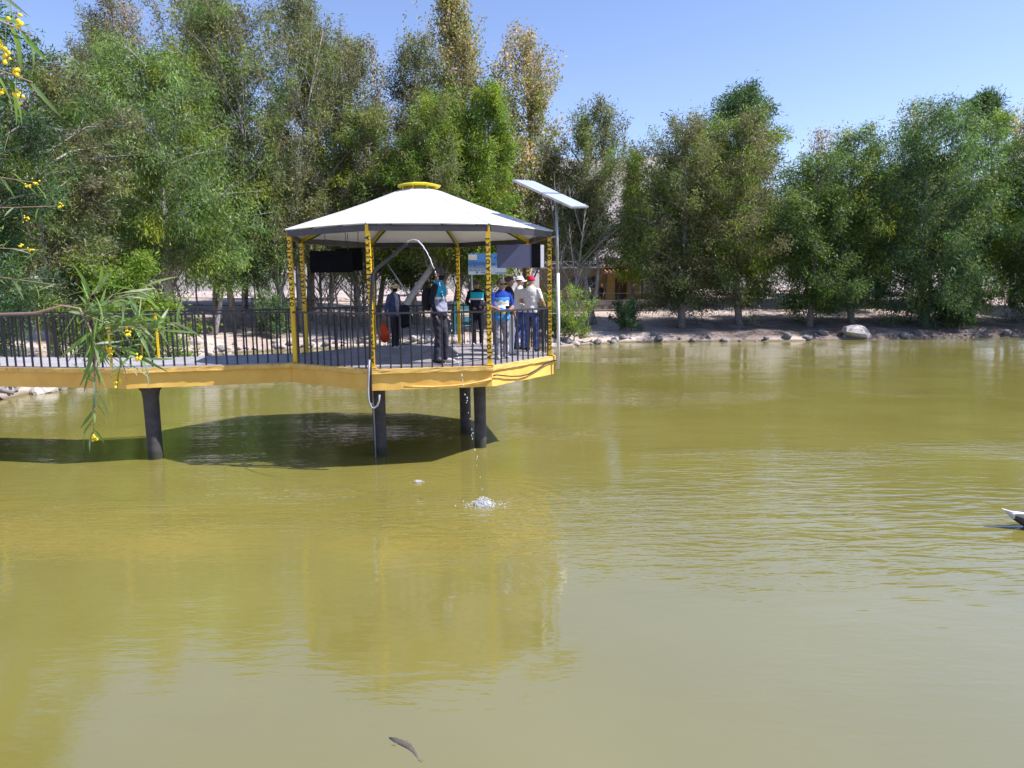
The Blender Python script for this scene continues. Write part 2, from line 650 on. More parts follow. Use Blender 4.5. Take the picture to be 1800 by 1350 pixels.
def rough_prism(poly, z0, z1, amp, seed, sub=0.12, jag=0.0):
    """a slab side with uneven edges: polygon edges subdivided, vertices nudged"""
    rs = np.random.RandomState(seed)
    pts = []
    n = len(poly)
    for i in range(n):
        a, b = poly[i], poly[(i + 1) % n]
        L = math.hypot(b[0] - a[0], b[1] - a[1])
        m = max(1, int(L / sub))
        for j in range(m): pts.append(lerp(a, b, j / m))
    k = len(pts)
    off = rs.normal(0, amp, (k, 2))
    zo = rs.normal(0, amp, k) - np.abs(rs.normal(0, jag, k)) * (rs.rand(k) < 0.3)
    mb = MB()
    lv = [z0, z0 + (z1 - z0) * 0.33, z0 + (z1 - z0) * 0.66, z1]
    V = []
    for li, z in enumerate(lv):
        o2 = rs.normal(0, amp * 0.8, (k, 2))
        for i in range(k):
            V.append((pts[i][0] + off[i, 0] + o2[i, 0], pts[i][1] + off[i, 1] + o2[i, 1], z + (zo[i] * -0.6 if li == 0 else (0 if li == 3 else zo[i] * 0.2))))
    F = []
    for li in range(3):
        for i in range(k): F.append((li * k + i, li * k + (i + 1) % k, (li + 1) * k + (i + 1) % k, (li + 1) * k + i))
    F.append(tuple(range(k - 1, -1, -1)))
    F.append(tuple(range(3 * k, 4 * k)))
    mb.add(V, F)
    return mb


OCT_OUT = [octv(k, GR + 0.10) for k in range(8)]
OCT_IN = [octv(k, GR + 0.055) for k in range(8)]
slab = gpart(rough_prism(OCT_IN, ZS, ZD - 0.095, 0.0025, 3, jag=0.010).build('platform_beam', M['yellow_wall'], gaz))
slab['label'] = 'thick yellow painted edge beam of the platform'
lip = gpart(rough_prism(OCT_OUT, ZD - 0.093, ZD - 0.012, 0.003, 4, jag=0.006).build('platform_slab', M['yellow_lip'], gaz))
# deck tiles on the slab
rs = random.Random(5)
clip = [octv(k, GR + 0.02) for k in range(8)]
for i in range(-5, 6):
    for j in range(-5, 6):
        x0, y0 = GC[0] + i * 0.62, GC[1] + j * 0.62
        sq = [(x0 + 0.005, y0 + 0.005), (x0 + 0.613, y0 + 0.005), (x0 + 0.613, y0 + 0.613), (x0 + 0.005, y0 + 0.613)]
        p = clip_poly(sq, clip)
        if len(p) < 3: continue
        t = MB().prism(p, ZD - 0.010, ZD + rs.uniform(-0.002, 0.002)).build('tile', M['tile'], lip)


def piling(name, x, y, r, ztop, parent, inv, capital=False, square=False, ph=0.0):
    mb = MB()
    prof = [(-1.6, r), (0.0, r), (0.7, r * 1.0), (ztop - 0.25, r * 1.02), (ztop - 0.12, r * (1.18 if capital else 1.02)), (ztop + 0.02, r * (1.9 if capital else 1.03))]
    n = 14
    V = []
    rs_ = np.random.RandomState(int(abs(x * 100)))
    for z, rr in prof:
        for k in range(n):
            a = 2 * math.pi * k / n + ph
            q = rr * (1 + rs_.normal(0, 0.015))
            if square: q = rr / max(abs(math.cos(a)), abs(math.sin(a))) ** 0.8
            V.append((x + q * math.cos(a), y + q * math.sin(a), z))
    F = [(i * n + k, i * n + (k + 1) % n, (i + 1) * n + (k + 1) % n, (i + 1) * n + k) for i in range(len(prof) - 1) for k in range(n)]
    F += [tuple(range(n - 1, -1, -1)), tuple(range((len(prof) - 1) * n, len(prof) * n))]
    o = mb.add(V, F).build(name, M['pile'], parent, smooth=True)
    o.matrix_parent_inverse = inv
    return o


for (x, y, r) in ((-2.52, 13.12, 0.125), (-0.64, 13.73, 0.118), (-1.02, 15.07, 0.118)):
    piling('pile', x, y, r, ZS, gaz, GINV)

# posts with painted letters
WORDS = {2: 'CONCORDIA OCOMAVA OMSA', 0: 'AOJAKCOAJKCJOAIAKJCKA', 1: 'AJOACJCOCAKAJCIAOJCKI', 7: 'OAJCKAJOCAJKO', 6: 'AJCJAKOCJAIKO',
         4: 'AJOCAKJOCAIJC', 3: 'OHCAJOAKCJOIA', 5: 'AJOCAJKCAIJOC'}
dg = None


def text_mesh(s, size):
    cu = bpy.data.curves.new('lettering', 'FONT')
    cu.body = s
    cu.size = size
    cu.extrude = 0.0008
    cu.offset = 0.003
    cu.space_character = 1.7
    cu.resolution_u = 2
    o = bpy.data.objects.new('tmp_text', cu)
    COL.objects.link(o)
    bpy.context.view_layer.update()
    me = bpy.data.meshes.new_from_object(o.evaluated_get(bpy.context.evaluated_depsgraph_get()))
    bpy.data.objects.remove(o)
    me.materials.clear()
    me.materials.append(M['letter'])
    return me


PW = 0.076
for k in range(8):
    x, y = octv(k, GR - 0.02)
    mb = MB().box((x, y, (ZD + ZB + 0.04) / 2), (PW, PW, ZB + 0.04 - ZD))
    post = gpart(mb.build('post', M['yellow'], gaz))
    bp = MB().box((x, y, ZD + 0.008), (0.15, 0.15, 0.012)).build('base_plate', M['yellow'], post)
    me = text_mesh(WORDS[k], 0.082)
    z0 = ZD + (0.10 if k in (0, 1, 2) else 1.05)
    L = max(v.co.x for v in me.vertices)
    top = ZB - 0.12
    sc_ = min(1.35, (top - z0) / L)
    o = link('lettering', me, post)
    o['kind'] = 'stuff'
    # letters lie on their side up the post, on the face towards the near bank
    o.matrix_basis = Matrix.Translation((x + 0.030, y - PW / 2 - 0.0015, z0)) @ Matrix.Rotation(math.pi / 2, 4, 'X') @ Matrix.Rotation(math.pi / 2, 4, 'Z') @ Matrix.Scale(sc_, 4)

# ring beams, roof, rafters
for k in range(8):
    a, b = octv(k, GR + 0.015), octv(k + 1, GR + 0.015)
    t = 0.03
    A, B = lerp(a, b, 0.012), lerp(a, b, 0.988)
    bm_ = gpart(MB().bar((*A, ZB - 0.005), (*B, ZB - 0.005), 0.05, 0.105).build('ring_beam', M['beam'], gaz))

PROF = [(1.02, 0.055), (0.80, 0.260), (0.60, 0.445), (0.42, 0.625), (0.28, 0.775), (0.17, 0.895), (0.09, 0.955)]   # (radius share, rise)


def roof_pt(k, i, t=None, off=0.0):
    r, z = PROF[i]
    a = octv(k, GR * r)
    if t is not None: a = lerp(a, octv(k + 1, GR * r), t)
    return (*a, ZB + z + off)


for k in range(8):
    V, F = [], []
    nc = 3
    m_ = len(PROF)
    for layer in (0.0, 0.012):
        for i in range(m_):
            for c in range(nc + 1):
                p = roof_pt(k, i, 0.004 + 0.992 * c / nc, layer + (0.010 if 0 < c < nc else 0))
                V.append(p)
    w = nc + 1
    o_ = m_ * w
    for i in range(m_ - 1):
        for c in range(nc):
            q = (i * w + c, i * w + c + 1, (i + 1) * w + c + 1, (i + 1) * w + c)
            F.append(tuple(reversed(q)))
            F.append(tuple(o_ + e for e in q))
    rim = [c for c in range(w)] + [i * w + nc for i in range(1, m_)] + [(m_ - 1) * w + c for c in range(nc - 1, -1, -1)] + [i * w for i in range(m_ - 2, 0, -1)]
    for j in range(len(rim)):
        p, q = rim[j], rim[(j + 1) % len(rim)]
        F.append((p, q, o_ + q, o_ + p))
    pan = gpart(MB().add(V, F).build('roof_panel', M['white_roof'], gaz))
    # flashing over each hip and rivets along the eave
    hp = MB().tube([roof_pt(k, i, None, 0.016) for i in range(m_)], [0.022] * m_, 5, flat=0.35)
    o = hp.build('hip_flashing', M['white'], pan)
    rv = [roof_pt(k, i, None, -0.055) for i in range(m_)]
    rv[0] = (*octv(k, GR * 0.985), ZB - 0.005)
    mb = MB()
    for i in range(m_ - 1): mb.bar(rv[i], rv[i + 1], 0.05, 0.07)
    gpart(mb.build('rafter', M['lemon'], gaz))
    mb = MB()
    pr = [(p[0], p[1], p[2] - 0.05) for p in rv]
    for i in range(3): mb.bar(pr[i], pr[i + 1], 0.03, 0.025)
    gpart(mb.build('rafter_edge', M['beam'], gaz))
# yellow cap ring on top
CAPK = 8
cap_lo = [octv(k, 0.40) for k in range(8)]
cap_hi = [octv(k, 0.47) for k in range(8)]
cap_tp = [octv(k, 0.30) for k in range(8)]
V = [(*p, ZB + 1.00) for p in cap_lo] + [(*p, ZB + 1.030) for p in cap_hi] + [(*p, ZB + 1.075) for p in cap_tp]
F = [tuple(range(7, -1, -1)), tuple(range(16, 24))]
for L0 in (0, 8):
    F += [(L0 + i, L0 + (i + 1) % 8, L0 + 8 + (i + 1) % 8, L0 + 8 + i) for i in range(8)]
capo = gpart(MB().add(V, F).build('roof_cap', M['lemon'], gaz))
mb = MB()
for k in range(8):
    a = octv(k, 0.36)
    mb.bar((*a, ZB + 0.82), (*a, ZB + 1.01), 0.02, 0.02)
o = mb.build('cap_stub', M['lemon'], capo)
o['kind'] = 'stuff'

# railings
RAILH = 0.965
bal_me = {}


def baluster(parent, x, y, inv, matk='black', h=RAILH, r=0.026):
    key = (matk, round(h, 3), r)
    if key not in bal_me:
        bal_me[key] = MB().box((0, 0, h / 2), (r, r, h)).mesh('baluster', M[matk])
    o = link('baluster', bal_me[key], parent)
    o.location = (x, y, ZD - 0.02)
    o.rotation_euler = (0, 0, rs.uniform(-0.3, 0.3))
    return o


def railing(name, a, b, n, parent, inv, yellow=(), h=RAILH, s0=0.0, s1=1.0):
    rail = MB().bar((*a, ZD + h - 0.02), (*b, ZD + h - 0.02), 0.046, 0.034).build(name, M['black'], parent)
    rail.matrix_parent_inverse = inv
    for i in range(n):
        t = s0 + (s1 - s0) * (i + 0.5) / n
        p = lerp(a, b, t)
        baluster(rail, p[0], p[1], inv, 'yellow' if i in yellow else 'black', h - 0.012, 0.036 if i in yellow else 0.026)
    return rail


for k in range(8):
    if k == 6: continue
    a, b = octv(k, GR + 0.015), octv(k + 1, GR + 0.015)
    A, B = lerp(a, b, 0.026), lerp(a, b, 0.974)
    railing('railing', A, B, 11 if k != 7 else 11, gaz, GINV)

# fountain pipe, hose and cables belong to the platform
pv0 = octv(0)
pipe = gpart(MB().tube([(-2.44, 12.00, 1.20), (-2.415, 12.02, 2.6), (-2.335, 12.05, 3.40), (-2.29, 12.07, 3.47), (-1.80, 12.12, 3.86), (-1.755, 12.11, 3.90)],
                       [0.022, 0.026, 0.034, 0.034, 0.03, 0.028], 8).build('fountain_pipe', M['black'], gaz, True))
o = MB().bar((-2.42, 12.07, 3.36), (-2.34, 12.07, 3.36), 0.02, 0.02).build('clamp', M['galv'], pipe)
hz = [(-2.43, 11.96, 1.95), (-2.455, 11.95, 1.65), (-2.475, 11.955, 1.38), (-2.465, 11.96, 1.22), (-2.43, 11.965, 1.125), (-2.385, 11.97, 1.105), (-2.33, 11.975, 1.15), (-2.295, 11.98, 1.24), (-2.285, 11.985, 1.34)]
gpart(MB().tube(hz, 0.017, 8).build('hose', M['hose'], gaz, True))
gpart(MB().tube([(-2.60, 12.98, 1.38), (-2.59, 12.975, 0.8), (-2.585, 12.97, -0.3)], 0.013, 6).build('thin_pipe', M['hose'], gaz, True))
a, b = octv(1, GR + 0.10), octv(2, GR + 0.10)
nx, ny = 0.035 * math.cos(TH + math.pi / 4 - math.pi / 2), 0.035 * math.sin(TH + math.pi / 4 - math.pi / 2)
cb = []
for t, z in ((0.0, 1.60), (0.04, 1.605), (0.12, 1.575), (0.25, 1.53), (0.4, 1.50), (0.52, 1.505), (0.66, 1.56), (0.8, 1.64), (0.9, 1.675), (1.0, 1.68)):
    p = lerp(a, b, t)
    cb.append((p[0] + nx * 0.2, p[1] + ny * 0.2, z))
gpart(MB().tube(cb, 0.013, 6).build('cable', M['black'], gaz, True))
a, b = octv(0, GR + 0.085), octv(1, GR + 0.085)
strip = []
for t, z in ((0.26, 1.455), (0.36, 1.45), (0.5, 1.435), (0.64, 1.44), (0.78, 1.46), (0.9, 1.50), (0.99, 1.545)):
    strip.append((*lerp(a, b, t), z))
gpart(MB().tube(strip, 0.019, 6).build('edge_strip', M['yellow_lip'], gaz, True))

# boards hung under the ring beam
def hung_board(c, w, h, ang, wires, m, label, extra=None):
    t = tag(empty('hanging_board', (c[0], c[1], c[2])), label, 'board')
    t.rotation_euler = (0, 0, ang)
    MB().box((0, 0, 0), (w, 0.03, h)).build('panel', m, t)
    for (wx, z1) in wires:
        MB().tube([(wx, 0, h / 2 - 0.005), (wx, 0, z1 - c[2])], 0.006, 5).build('wire', M['black'], t)
    if extra: extra(t)
    return t


a7, b0 = octv(7), octv(0)
ang7 = math.atan2(b0[1] - a7[1], b0[0] - a7[0])
hung_board((-3.22, 12.80, 3.64), 0.80, 0.385, ang7 + 0.42, [(-0.10, ZB - 0.055), (0.33, ZB - 0.055)], M['board_black'], 'black rectangular board hanging by a wire under the left roof beam')
hung_board((-3.05, 13.45, 3.70), 0.52, 0.42, ang7 + 0.42, [(-0.05, ZB + 0.12), (0.2, ZB + 0.12)], M['board_black'], 'smaller black board hanging just behind the left black board')
a1, b2 = octv(1), octv(2)
ang1 = math.atan2(b2[1] - a1[1], b2[0] - a1[0])


def side_white(t):
    MB().box((0.445, -0.002, 0.0), (0.07, 0.036, 0.42)).build('side_panel', M['white'], t)
    MB().box((0.33, -0.004, 0.01), (0.17, 0.038, 0.44)).build('dark_panel', M['board_black'], t)


hung_board((0.15, 13.48, 3.73), 0.82, 0.43, 0.10, [(-0.02, ZB - 0.055), (0.3, ZB - 0.055)], M['board_blue'],
           'slate blue board with a white end hanging under the right roof beam', side_white)

# ------------------------------------------------------------------ footbridge
NEAR = [(-4.14, 13.22), (-6.95, 12.52), (-9.5, 13.02), (-14.6, 14.05)]
FAR = [(-4.52, 15.28), (-7.40, 14.56), (-10.1, 14.98), (-14.9, 15.95)]
br = tag(empty('footbridge', (-9.5, 14.0, 0)), 'yellow sided footbridge with black railings leading left from the gazebo', 'footbridge')
BINV = Matrix.Translation((9.5, -14.0, 0))


def bpart(o):
    o.matrix_parent_inverse = BINV
    return o


def inset(P, Q, d):
    """shift polyline P towards Q by d"""
    out = []
    for p, q in zip(P, Q):
        v = Vector((q[0] - p[0], q[1] - p[1])).normalized()
        out.append((p[0] + v.x * d, p[1] + v.y * d))
    return out


NI, FI = inset(NEAR, FAR, 0.06), inset(FAR, NEAR, 0.06)
poly = NEAR + FAR[::-1]
polyi = NI + FI[::-1]
poly, polyi = poly[::-1], polyi[::-1]
if sum(poly[i][0] * poly[(i + 1) % 8][1] - poly[(i + 1) % 8][0] * poly[i][1] for i in range(8)) < 0:
    poly, polyi = poly[::-1], polyi[::-1]
# the last section butts against the platform
bpart(rough_prism(polyi, ZS + 0.005, ZD - 0.098, 0.0025, 8, jag=0.010).build('edge_beam', M['yellow_wall'], br))['label'] = 'yellow painted side beam of the footbridge'
blip = bpart(rough_prism(poly, ZD - 0.096, ZD - 0.014, 0.0035, 9, jag=0.007).build('bridge_slab', M['yellow_lip'], br))
for s in range(3):
    L = math.hypot(NEAR[s + 1][0] - NEAR[s][0], NEAR[s + 1][1] - NEAR[s][1])
    n = int(round(L / 0.9))
    for j in range(n):
        t0, t1 = (j + 0.004) / n, (j + 0.996) / n
        NN, FF = inset(NEAR, FAR, 0.035), inset(FAR, NEAR, 0.035)
        q = [lerp(NN[s], NN[s + 1], t0), lerp(NN[s], NN[s + 1], t1), lerp(FF[s], FF[s + 1], t1), lerp(FF[s], FF[s + 1], t0)]
        q = q[::-1]
        o = MB().prism(q, ZD - 0.012, ZD - 0.001 + rs.uniform(-0.002, 0.002)).build('paving_slab', M['concrete'], blip)
NR, FR_ = inset(NEAR, FAR, 0.11), inset(FAR, NEAR, 0.11)
for P, ys in ((NR, [(), (1,), (2,)]), (FR_, [(15,), (1, 14), (13,)])):
    for s in range(3):
        L = math.hypot(P[s + 1][0] - P[s][0], P[s + 1][1] - P[s][1])
        railing('railing', P[s], P[s + 1], int(round(L / 0.185)), br, BINV, ys[s], RAILH + 0.0)
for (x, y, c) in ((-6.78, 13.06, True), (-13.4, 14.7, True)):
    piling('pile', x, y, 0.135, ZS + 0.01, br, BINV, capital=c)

# ------------------------------------------------------------------ solar panel on its pole
sp = tag(empty('solar_panel_mast', (0.93, 14.10, 1.45)), 'tilted pair of solar panels on a thin steel pole at the gazebo corner', 'solar panel')
SPI = Matrix.Translation((-0.93, -14.10, -1.45))


def spart(o):
    o.matrix_parent_inverse = SPI
    return o


spart(MB().tube([(0.93, 14.09, 3.40), (0.90, 14.09, 4.80)], [0.029, 0.027], 10).build('pole', M['galv'], sp, True))
spart(MB().tube([(0.93, 14.09, 1.52), (0.94, 14.09, 2.4), (0.93, 14.09, 3.42)], [0.031, 0.032, 0.032], 10).build('pole_sleeve', M['white'], sp, True))
cz = Vector((0.80, 14.10, 4.93))
u = Vector((1.10, -0.28, -0.55))
v = Vector((0.55, 0.86, 0.035))
v = v - u * (u.dot(v) / u.length_squared) * 0.55
nrm = u.cross(v).normalized()
M['panel_face'] = None
m, nt, b = newmat('panel_glass')
c, f = noisecol(nt, (0.62, 0.64, 0.68), (0.56, 0.58, 0.63), 2, 2)  # pale base colour stands for sky glare over the dark cells
nt.links.new(c, b.inputs['Base Color'])
b.inputs['Roughness'].default_value = 0.12
b.inputs['Coat Weight'].default_value = 0.5
M['panel_face'] = m
for s0, s1 in ((-0.5, -0.01), (0.01, 0.5)):
    q = [cz + u * s0 - v * 0.5, cz + u * s1 - v * 0.5, cz + u * s1 + v * 0.5, cz + u * s0 + v * 0.5]
    V = [tuple(p) for p in q] + [tuple(p + nrm * 0.035) for p in q]
    F = [(3, 2, 1, 0), (4, 5, 6, 7), (0, 1, 5, 4), (1, 2, 6, 5), (2, 3, 7, 6), (3, 0, 4, 7)]
    fr = spart(MB().add(V, F).build('panel_frame', M['galv'], sp))
    e = 0.02
    q = [cz + u * (s0 + e) - v * (0.5 - e), cz + u * (s1 - e) - v * (0.5 - e), cz + u * (s1 - e) + v * (0.5 - e), cz + u * (s0 + e) + v * (0.5 - e)]
    V = [tuple(p + nrm * 0.033) for p in q] + [tuple(p + nrm * 0.039) for p in q]
    o = MB().add(V, F).build('glass', M['panel_face'], fr)
pb = cz - nrm * 0.03
spart(MB().bar(tuple(pb - u * 0.3), tuple(pb + u * 0.3), 0.04, 0.04).build('bracket', M['galv'], sp))
spart(MB().box((0.90, 14.09, 4.83), (0.09, 0.09, 0.12)).build('pole_head', M['galv'], sp))
for z in (2.62, 3.6, 4.12):
    spart(MB().tube([(0.80, 14.13, z), (0.86, 14.10, z + 0.01), (0.93, 14.09, z)], 0.012, 6).build('clamp', M['white'], sp))

# ------------------------------------------------------------------ trees
def leaf_mesh(name, P, D, Nn, L, W, C, m, fold=0.25):
    """one small pointed blade per row: position, direction, normal, length, width, colour"""
    n = len(P)
    S = np.cross(D, Nn)
    S /= np.linalg.norm(S, axis=1, keepdims=True) + 1e-9
    Nn = np.cross(S, D)
    L = L[:, None]
    W = W[:, None]
    V = np.empty((n, 4, 3), np.float32)
    V[:, 0] = P
    V[:, 1] = P + D * L * 0.45 + S * W * 0.5 - Nn * W * fold
    V[:, 2] = P + D * L
    V[:, 3] = P + D * L * 0.45 - S * W * 0.5 - Nn * W * fold
    me = bpy.data.meshes.new(name)
    me.vertices.add(n * 4)
    me.vertices.foreach_set('co', V.ravel())
    me.loops.add(n * 4)
    me.loops.foreach_set('vertex_index', np.arange(n * 4, dtype=np.int32))
    me.polygons.add(n)
    me.polygons.foreach_set('loop_start', np.arange(0, n * 4, 4, dtype=np.int32))
    me.polygons.foreach_set('loop_total', np.full(n, 4, np.int32))
    at = me.attributes.new('col', 'FLOAT_COLOR', 'FACE')
    cc = np.ones((n, 4), np.float32)
    cc[:, :3] = C
    at.data.foreach_set('color', cc.ravel())
    me.materials.append(m)
    me.update(calc_edges=True)
    return me


def unit(A):
    return A / (np.linalg.norm(A, axis=1, keepdims=True) + 1e-9)


PROFILES = {
    'round': lambda t: np.sin(np.pi * np.clip(t * 0.86 + 0.10, 0, 1)) ** 0.7,
    'dome': lambda t: np.clip(1 - t ** 2.2, 0, 1) ** 0.6 * np.clip(0.55 + t * 1.2, 0, 1),
    'column': lambda t: np.clip(np.sin(np.pi * np.clip(t * 0.80 + 0.16, 0, 1)), 0, 1) ** 0.5 * (1 - 0.35 * t),
    'cone': lambda t: (1 - t) ** 0.75 * np.clip(0.5 + t * 4, 0, 1),
    'vase': lambda t: np.clip(0.45 + 0.9 * t, 0, 1) * np.clip((1.04 - t) * 3.4, 0, 1) ** 0.6,
}


def hsvj(c, rs, n, amt=0.22):
    c = np.asarray(c, float)[None, :] * np.exp(rs.normal(0, amt, (n, 1)))
    c = c * np.exp(rs.normal(0, 0.07, (n, 3)))
    return c


def tree_arrays(seed, H, cb, rad, profile, nlimb, ntwig, nleaf, leaf, cols, droop, trunk_r, up=0.35, spread=0.20, lean=(0, 0), shoots=0, multi=1, twl=0.42, topcol=None, fork=0.0):
    rs = np.random.RandomState(seed)
    wood = MB()
    stems = []
    for s in range(multi):
        k = 7
        a0 = 2 * math.pi * s / max(1, multi) + rs.rand()
        off = (0 if multi == 1 else 0.25)
        sx, sy = off * math.cos(a0), off * math.sin(a0)
        pts, rr = [], []
        bx, by = rs.normal(0, 0.035 * H), rs.normal(0, 0.035 * H)
        fx, fy = (0.14 * H * math.cos(a0), 0.14 * H * math.sin(a0)) if multi > 1 else (0, 0)
        for i in range(k):
            t = i / (k - 1)
            pts.append((sx + lean[0] * H * t + bx * math.sin(t * 3.0) + fx * t, sy + lean[1] * H * t + by * math.sin(t * 2.4) + fy * t, -0.25 + t * (H * 0.97 + 0.25)))
            rr.append(trunk_r / math.sqrt(multi) * (1.25 if i == 0 else 1) * (1 - 0.93 * t) + 0.008)
        wood.tube(pts, rr, 7)
        stems.append(np.array(pts))
    # lobes make the outline uneven
    la = rs.rand(5) * 6.28
    lw = rs.uniform(0.08, 0.24, 5)
    lf = np.array([1, 2, 3, 2, 5])
    lz = rs.uniform(-6, 6, 5)

    def lobe(az, t):
        return 1 + sum(lw[i] * math.sin(lf[i] * az + la[i] + lz[i] * t) for i in range(5))

    A, B, LVL = [], [], []

    def stem_at(st, z):
        zz = st[:, 2]
        return np.array([np.interp(z, zz, st[:, 0]), np.interp(z, zz, st[:, 1]), z])

    prof = PROFILES[profile]
    for i in range(nlimb):
        t = (i + rs.rand()) / nlimb
        zc = cb + t * (H - cb)
        az = i * 2.39996 + rs.normal(0, 0.4)
        ln = rad * float(prof(np.array(t))) * lobe(az, t) * rs.uniform(0.72, 1.10) + 0.15
        st = stems[i % multi]
        z0 = max(0.25 * cb + 0.2, zc - up * ln * rs.uniform(0.8, 1.4) - 0.1)
        z0 = min(z0, H * 0.95)
        p0 = stem_at(st, z0)
        cx, cy = stem_at(st, min(zc, H * 0.96))[:2]
        p3 = np.array([cx + ln * math.cos(az), cy + ln * math.sin(az), zc + rs.normal(0, 0.12)])
        mid = p0 * 0.5 + p3 * 0.5 + np.array([0, 0, (0.10 if up > 0 else -0.02) * ln]) + rs.normal(0, 0.06 * ln, 3)
        r0 = min(trunk_r * 0.45, 0.014 * ln + 0.012)
        wood.tube([p0, mid, p3], [r0, r0 * 0.6, 0.006], 4, cap=False)
        # twigs
        for j in range(ntwig):
            s = 0.25 + 0.75 * (j + rs.rand()) / ntwig
            q = (1 - s) ** 2 * p0 + 2 * s * (1 - s) * mid + s * s * p3
            out = p3 - p0
            out = out / (np.linalg.norm(out) + 1e-6)
            dd = out * rs.uniform(0.2, 0.8) + rs.normal(0, 0.55, 3) + np.array([0, 0, up * 0.9 - droop * 0.5])
            dd = dd / np.linalg.norm(dd)
            tl = rad * twl * rs.uniform(0.5, 1.2) * (0.6 + 0.4 * (1 - t))
            tl = min(tl, 1.6)
            A.append(q)
            B.append(q + dd * tl)
    for i in range(shoots):
        az = rs.rand() * 6.28
        r_ = rad * 0.75 * math.sqrt(rs.rand())
        zb = H * rs.uniform(0.68, 0.86)
        p = np.array([r_ * math.cos(az) + lean[0] * H, r_ * math.sin(az) + lean[1] * H, zb])
        d = np.array([math.cos(az) * 0.28, math.sin(az) * 0.28, 1.0]) + rs.normal(0, 0.12, 3)
        L_ = H * rs.uniform(0.07, 0.20)
        A.append(p)
        B.append(p + d / np.linalg.norm(d) * L_)
    A, B = np.array(A), np.array(B)
    nt_ = len(A)
    # twig sticks, three sided
    d = unit(B - A)
    s = unit(np.cross(d, np.array([0.3, 0.2, 1.0])))
    u = np.cross(d, s)
    r = 0.010 + 0.004 * rs.rand(nt_)[:, None]
    V = []
    for k in range(3):
        a = 2 * math.pi * k / 3
        V.append(A + (s * math.cos(a) + u * math.sin(a)) * r)
    tip = B[:, None, :]
    V = np.concatenate([np.stack(V, 1), tip], 1).reshape(-1, 3)
    F = []
    for i in range(nt_):
        o = i * 4
        F += [(o, o + 1, o + 3), (o + 1, o + 2, o + 3), (o + 2, o, o + 3)]
    wood.add(V, F)
    # leaves
    wts = np.linalg.norm(B - A, axis=1) * np.exp(rs.normal(0, 0.45, nt_))
    if shoots: wts[-shoots:] *= 0.25
    idx = rs.choice(nt_, nleaf, p=wts / wts.sum())
    uu = rs.rand(nleaf) ** 0.75
    base = A[idx] + (B - A)[idx] * uu[:, None]
    sp_ = np.full(nleaf, spread)
    if shoots: sp_[idx >= nt_ - shoots] *= 0.35
    P = base + rs.normal(0, 1, (nleaf, 3)) * sp_[:, None]
    D = unit(d[idx] * 0.5 + rs.normal(0, 0.6, (nleaf, 3)) + np.array([0, 0, -droop]))
    Nn = unit(rs.normal(0, 1, (nleaf, 3)) + np.array([0, 0, 0.8]))
    L = leaf[0] * rs.uniform(0.6, 1.3, nleaf)
    W = leaf[1] * rs.uniform(0.7, 1.3, nleaf)
    cols = np.array(cols, float)
    ci = rs.choice(len(cols), nt_, p=None)
    C = cols[ci][idx] * np.exp(rs.normal(0, 0.16, nt_))[idx][:, None]
    C = C * np.exp(rs.normal(0, 0.20, (nleaf, 1))) * np.exp(rs.normal(0, 0.05, (nleaf, 3)))
    if topcol is not None:
        tt = np.clip((P[:, 2] / H - topcol[1]) / 0.15, 0, 1) * (rs.rand(nleaf) < 0.5)
        C = np.where((rs.rand(nleaf) < tt)[:, None], np.array(topcol[0])[None, :] * np.exp(rs.normal(0, 0.3, (nleaf, 1))), C)
    return wood, P, D, Nn, L, W, np.clip(C * 1.45, 0.005, 0.8)


def make_tree(name, label, x, y, group=None, bark='bark', rz=0.0, cat='tree', fold=0.25, **kw):
    z = gz(x, y)
    if kw['H'] > 9: kw['H'] -= z      # heights are given above the water
    t = tag(empty(name, (x, y, z)), label, cat, group)
    wood, P, D, Nn, L, W, C = tree_arrays(**kw)
    wood.build('trunk', M[bark], t, True)
    link('crown', leaf_mesh('crown', P, D, Nn, L, W, C, M['leaf'], fold), t)
    return t


def copy_tree(src, label, x, y, s, rz, group):
    t = tag(empty(src.name.split('.')[0], (x, y, gz(x, y)), rz), label, 'tree', group)
    t.scale = (s, s, s)
    for ch in src.children:
        c = ch.copy()
        COL.objects.link(c)
        c.parent = t
    return t


GREEN = [(0.092, 0.145, 0.036), (0.120, 0.180, 0.045), (0.075, 0.115, 0.040)]
LUSH = [(0.105, 0.170, 0.058), (0.140, 0.200, 0.070), (0.090, 0.140, 0.065)]
BRIGHT = [(0.125, 0.200, 0.030), (0.160, 0.230, 0.036), (0.095, 0.150, 0.036)]
GREY = [(0.120, 0.150, 0.085), (0.100, 0.120, 0.070), (0.150, 0.175, 0.095)]
OLIVE = [(0.130, 0.130, 0.062), (0.125, 0.115, 0.075), (0.160, 0.170, 0.075), (0.100, 0.092, 0.065)]
DARK = [(0.045, 0.080, 0.028), (0.060, 0.100, 0.035), (0.035, 0.060, 0.028)]
TEAL = [(0.050, 0.100, 0.055), (0.065, 0.125, 0.060), (0.040, 0.080, 0.045)]
YEL = [(0.200, 0.230, 0.030), (0.160, 0.210, 0.030), (0.120, 0.180, 0.03)]
ORANGE = (0.27, 0.205, 0.12)
PINK = [(0.30, 0.22, 0.19), (0.24, 0.17, 0.14)]

LF = (0.225, 0.050)
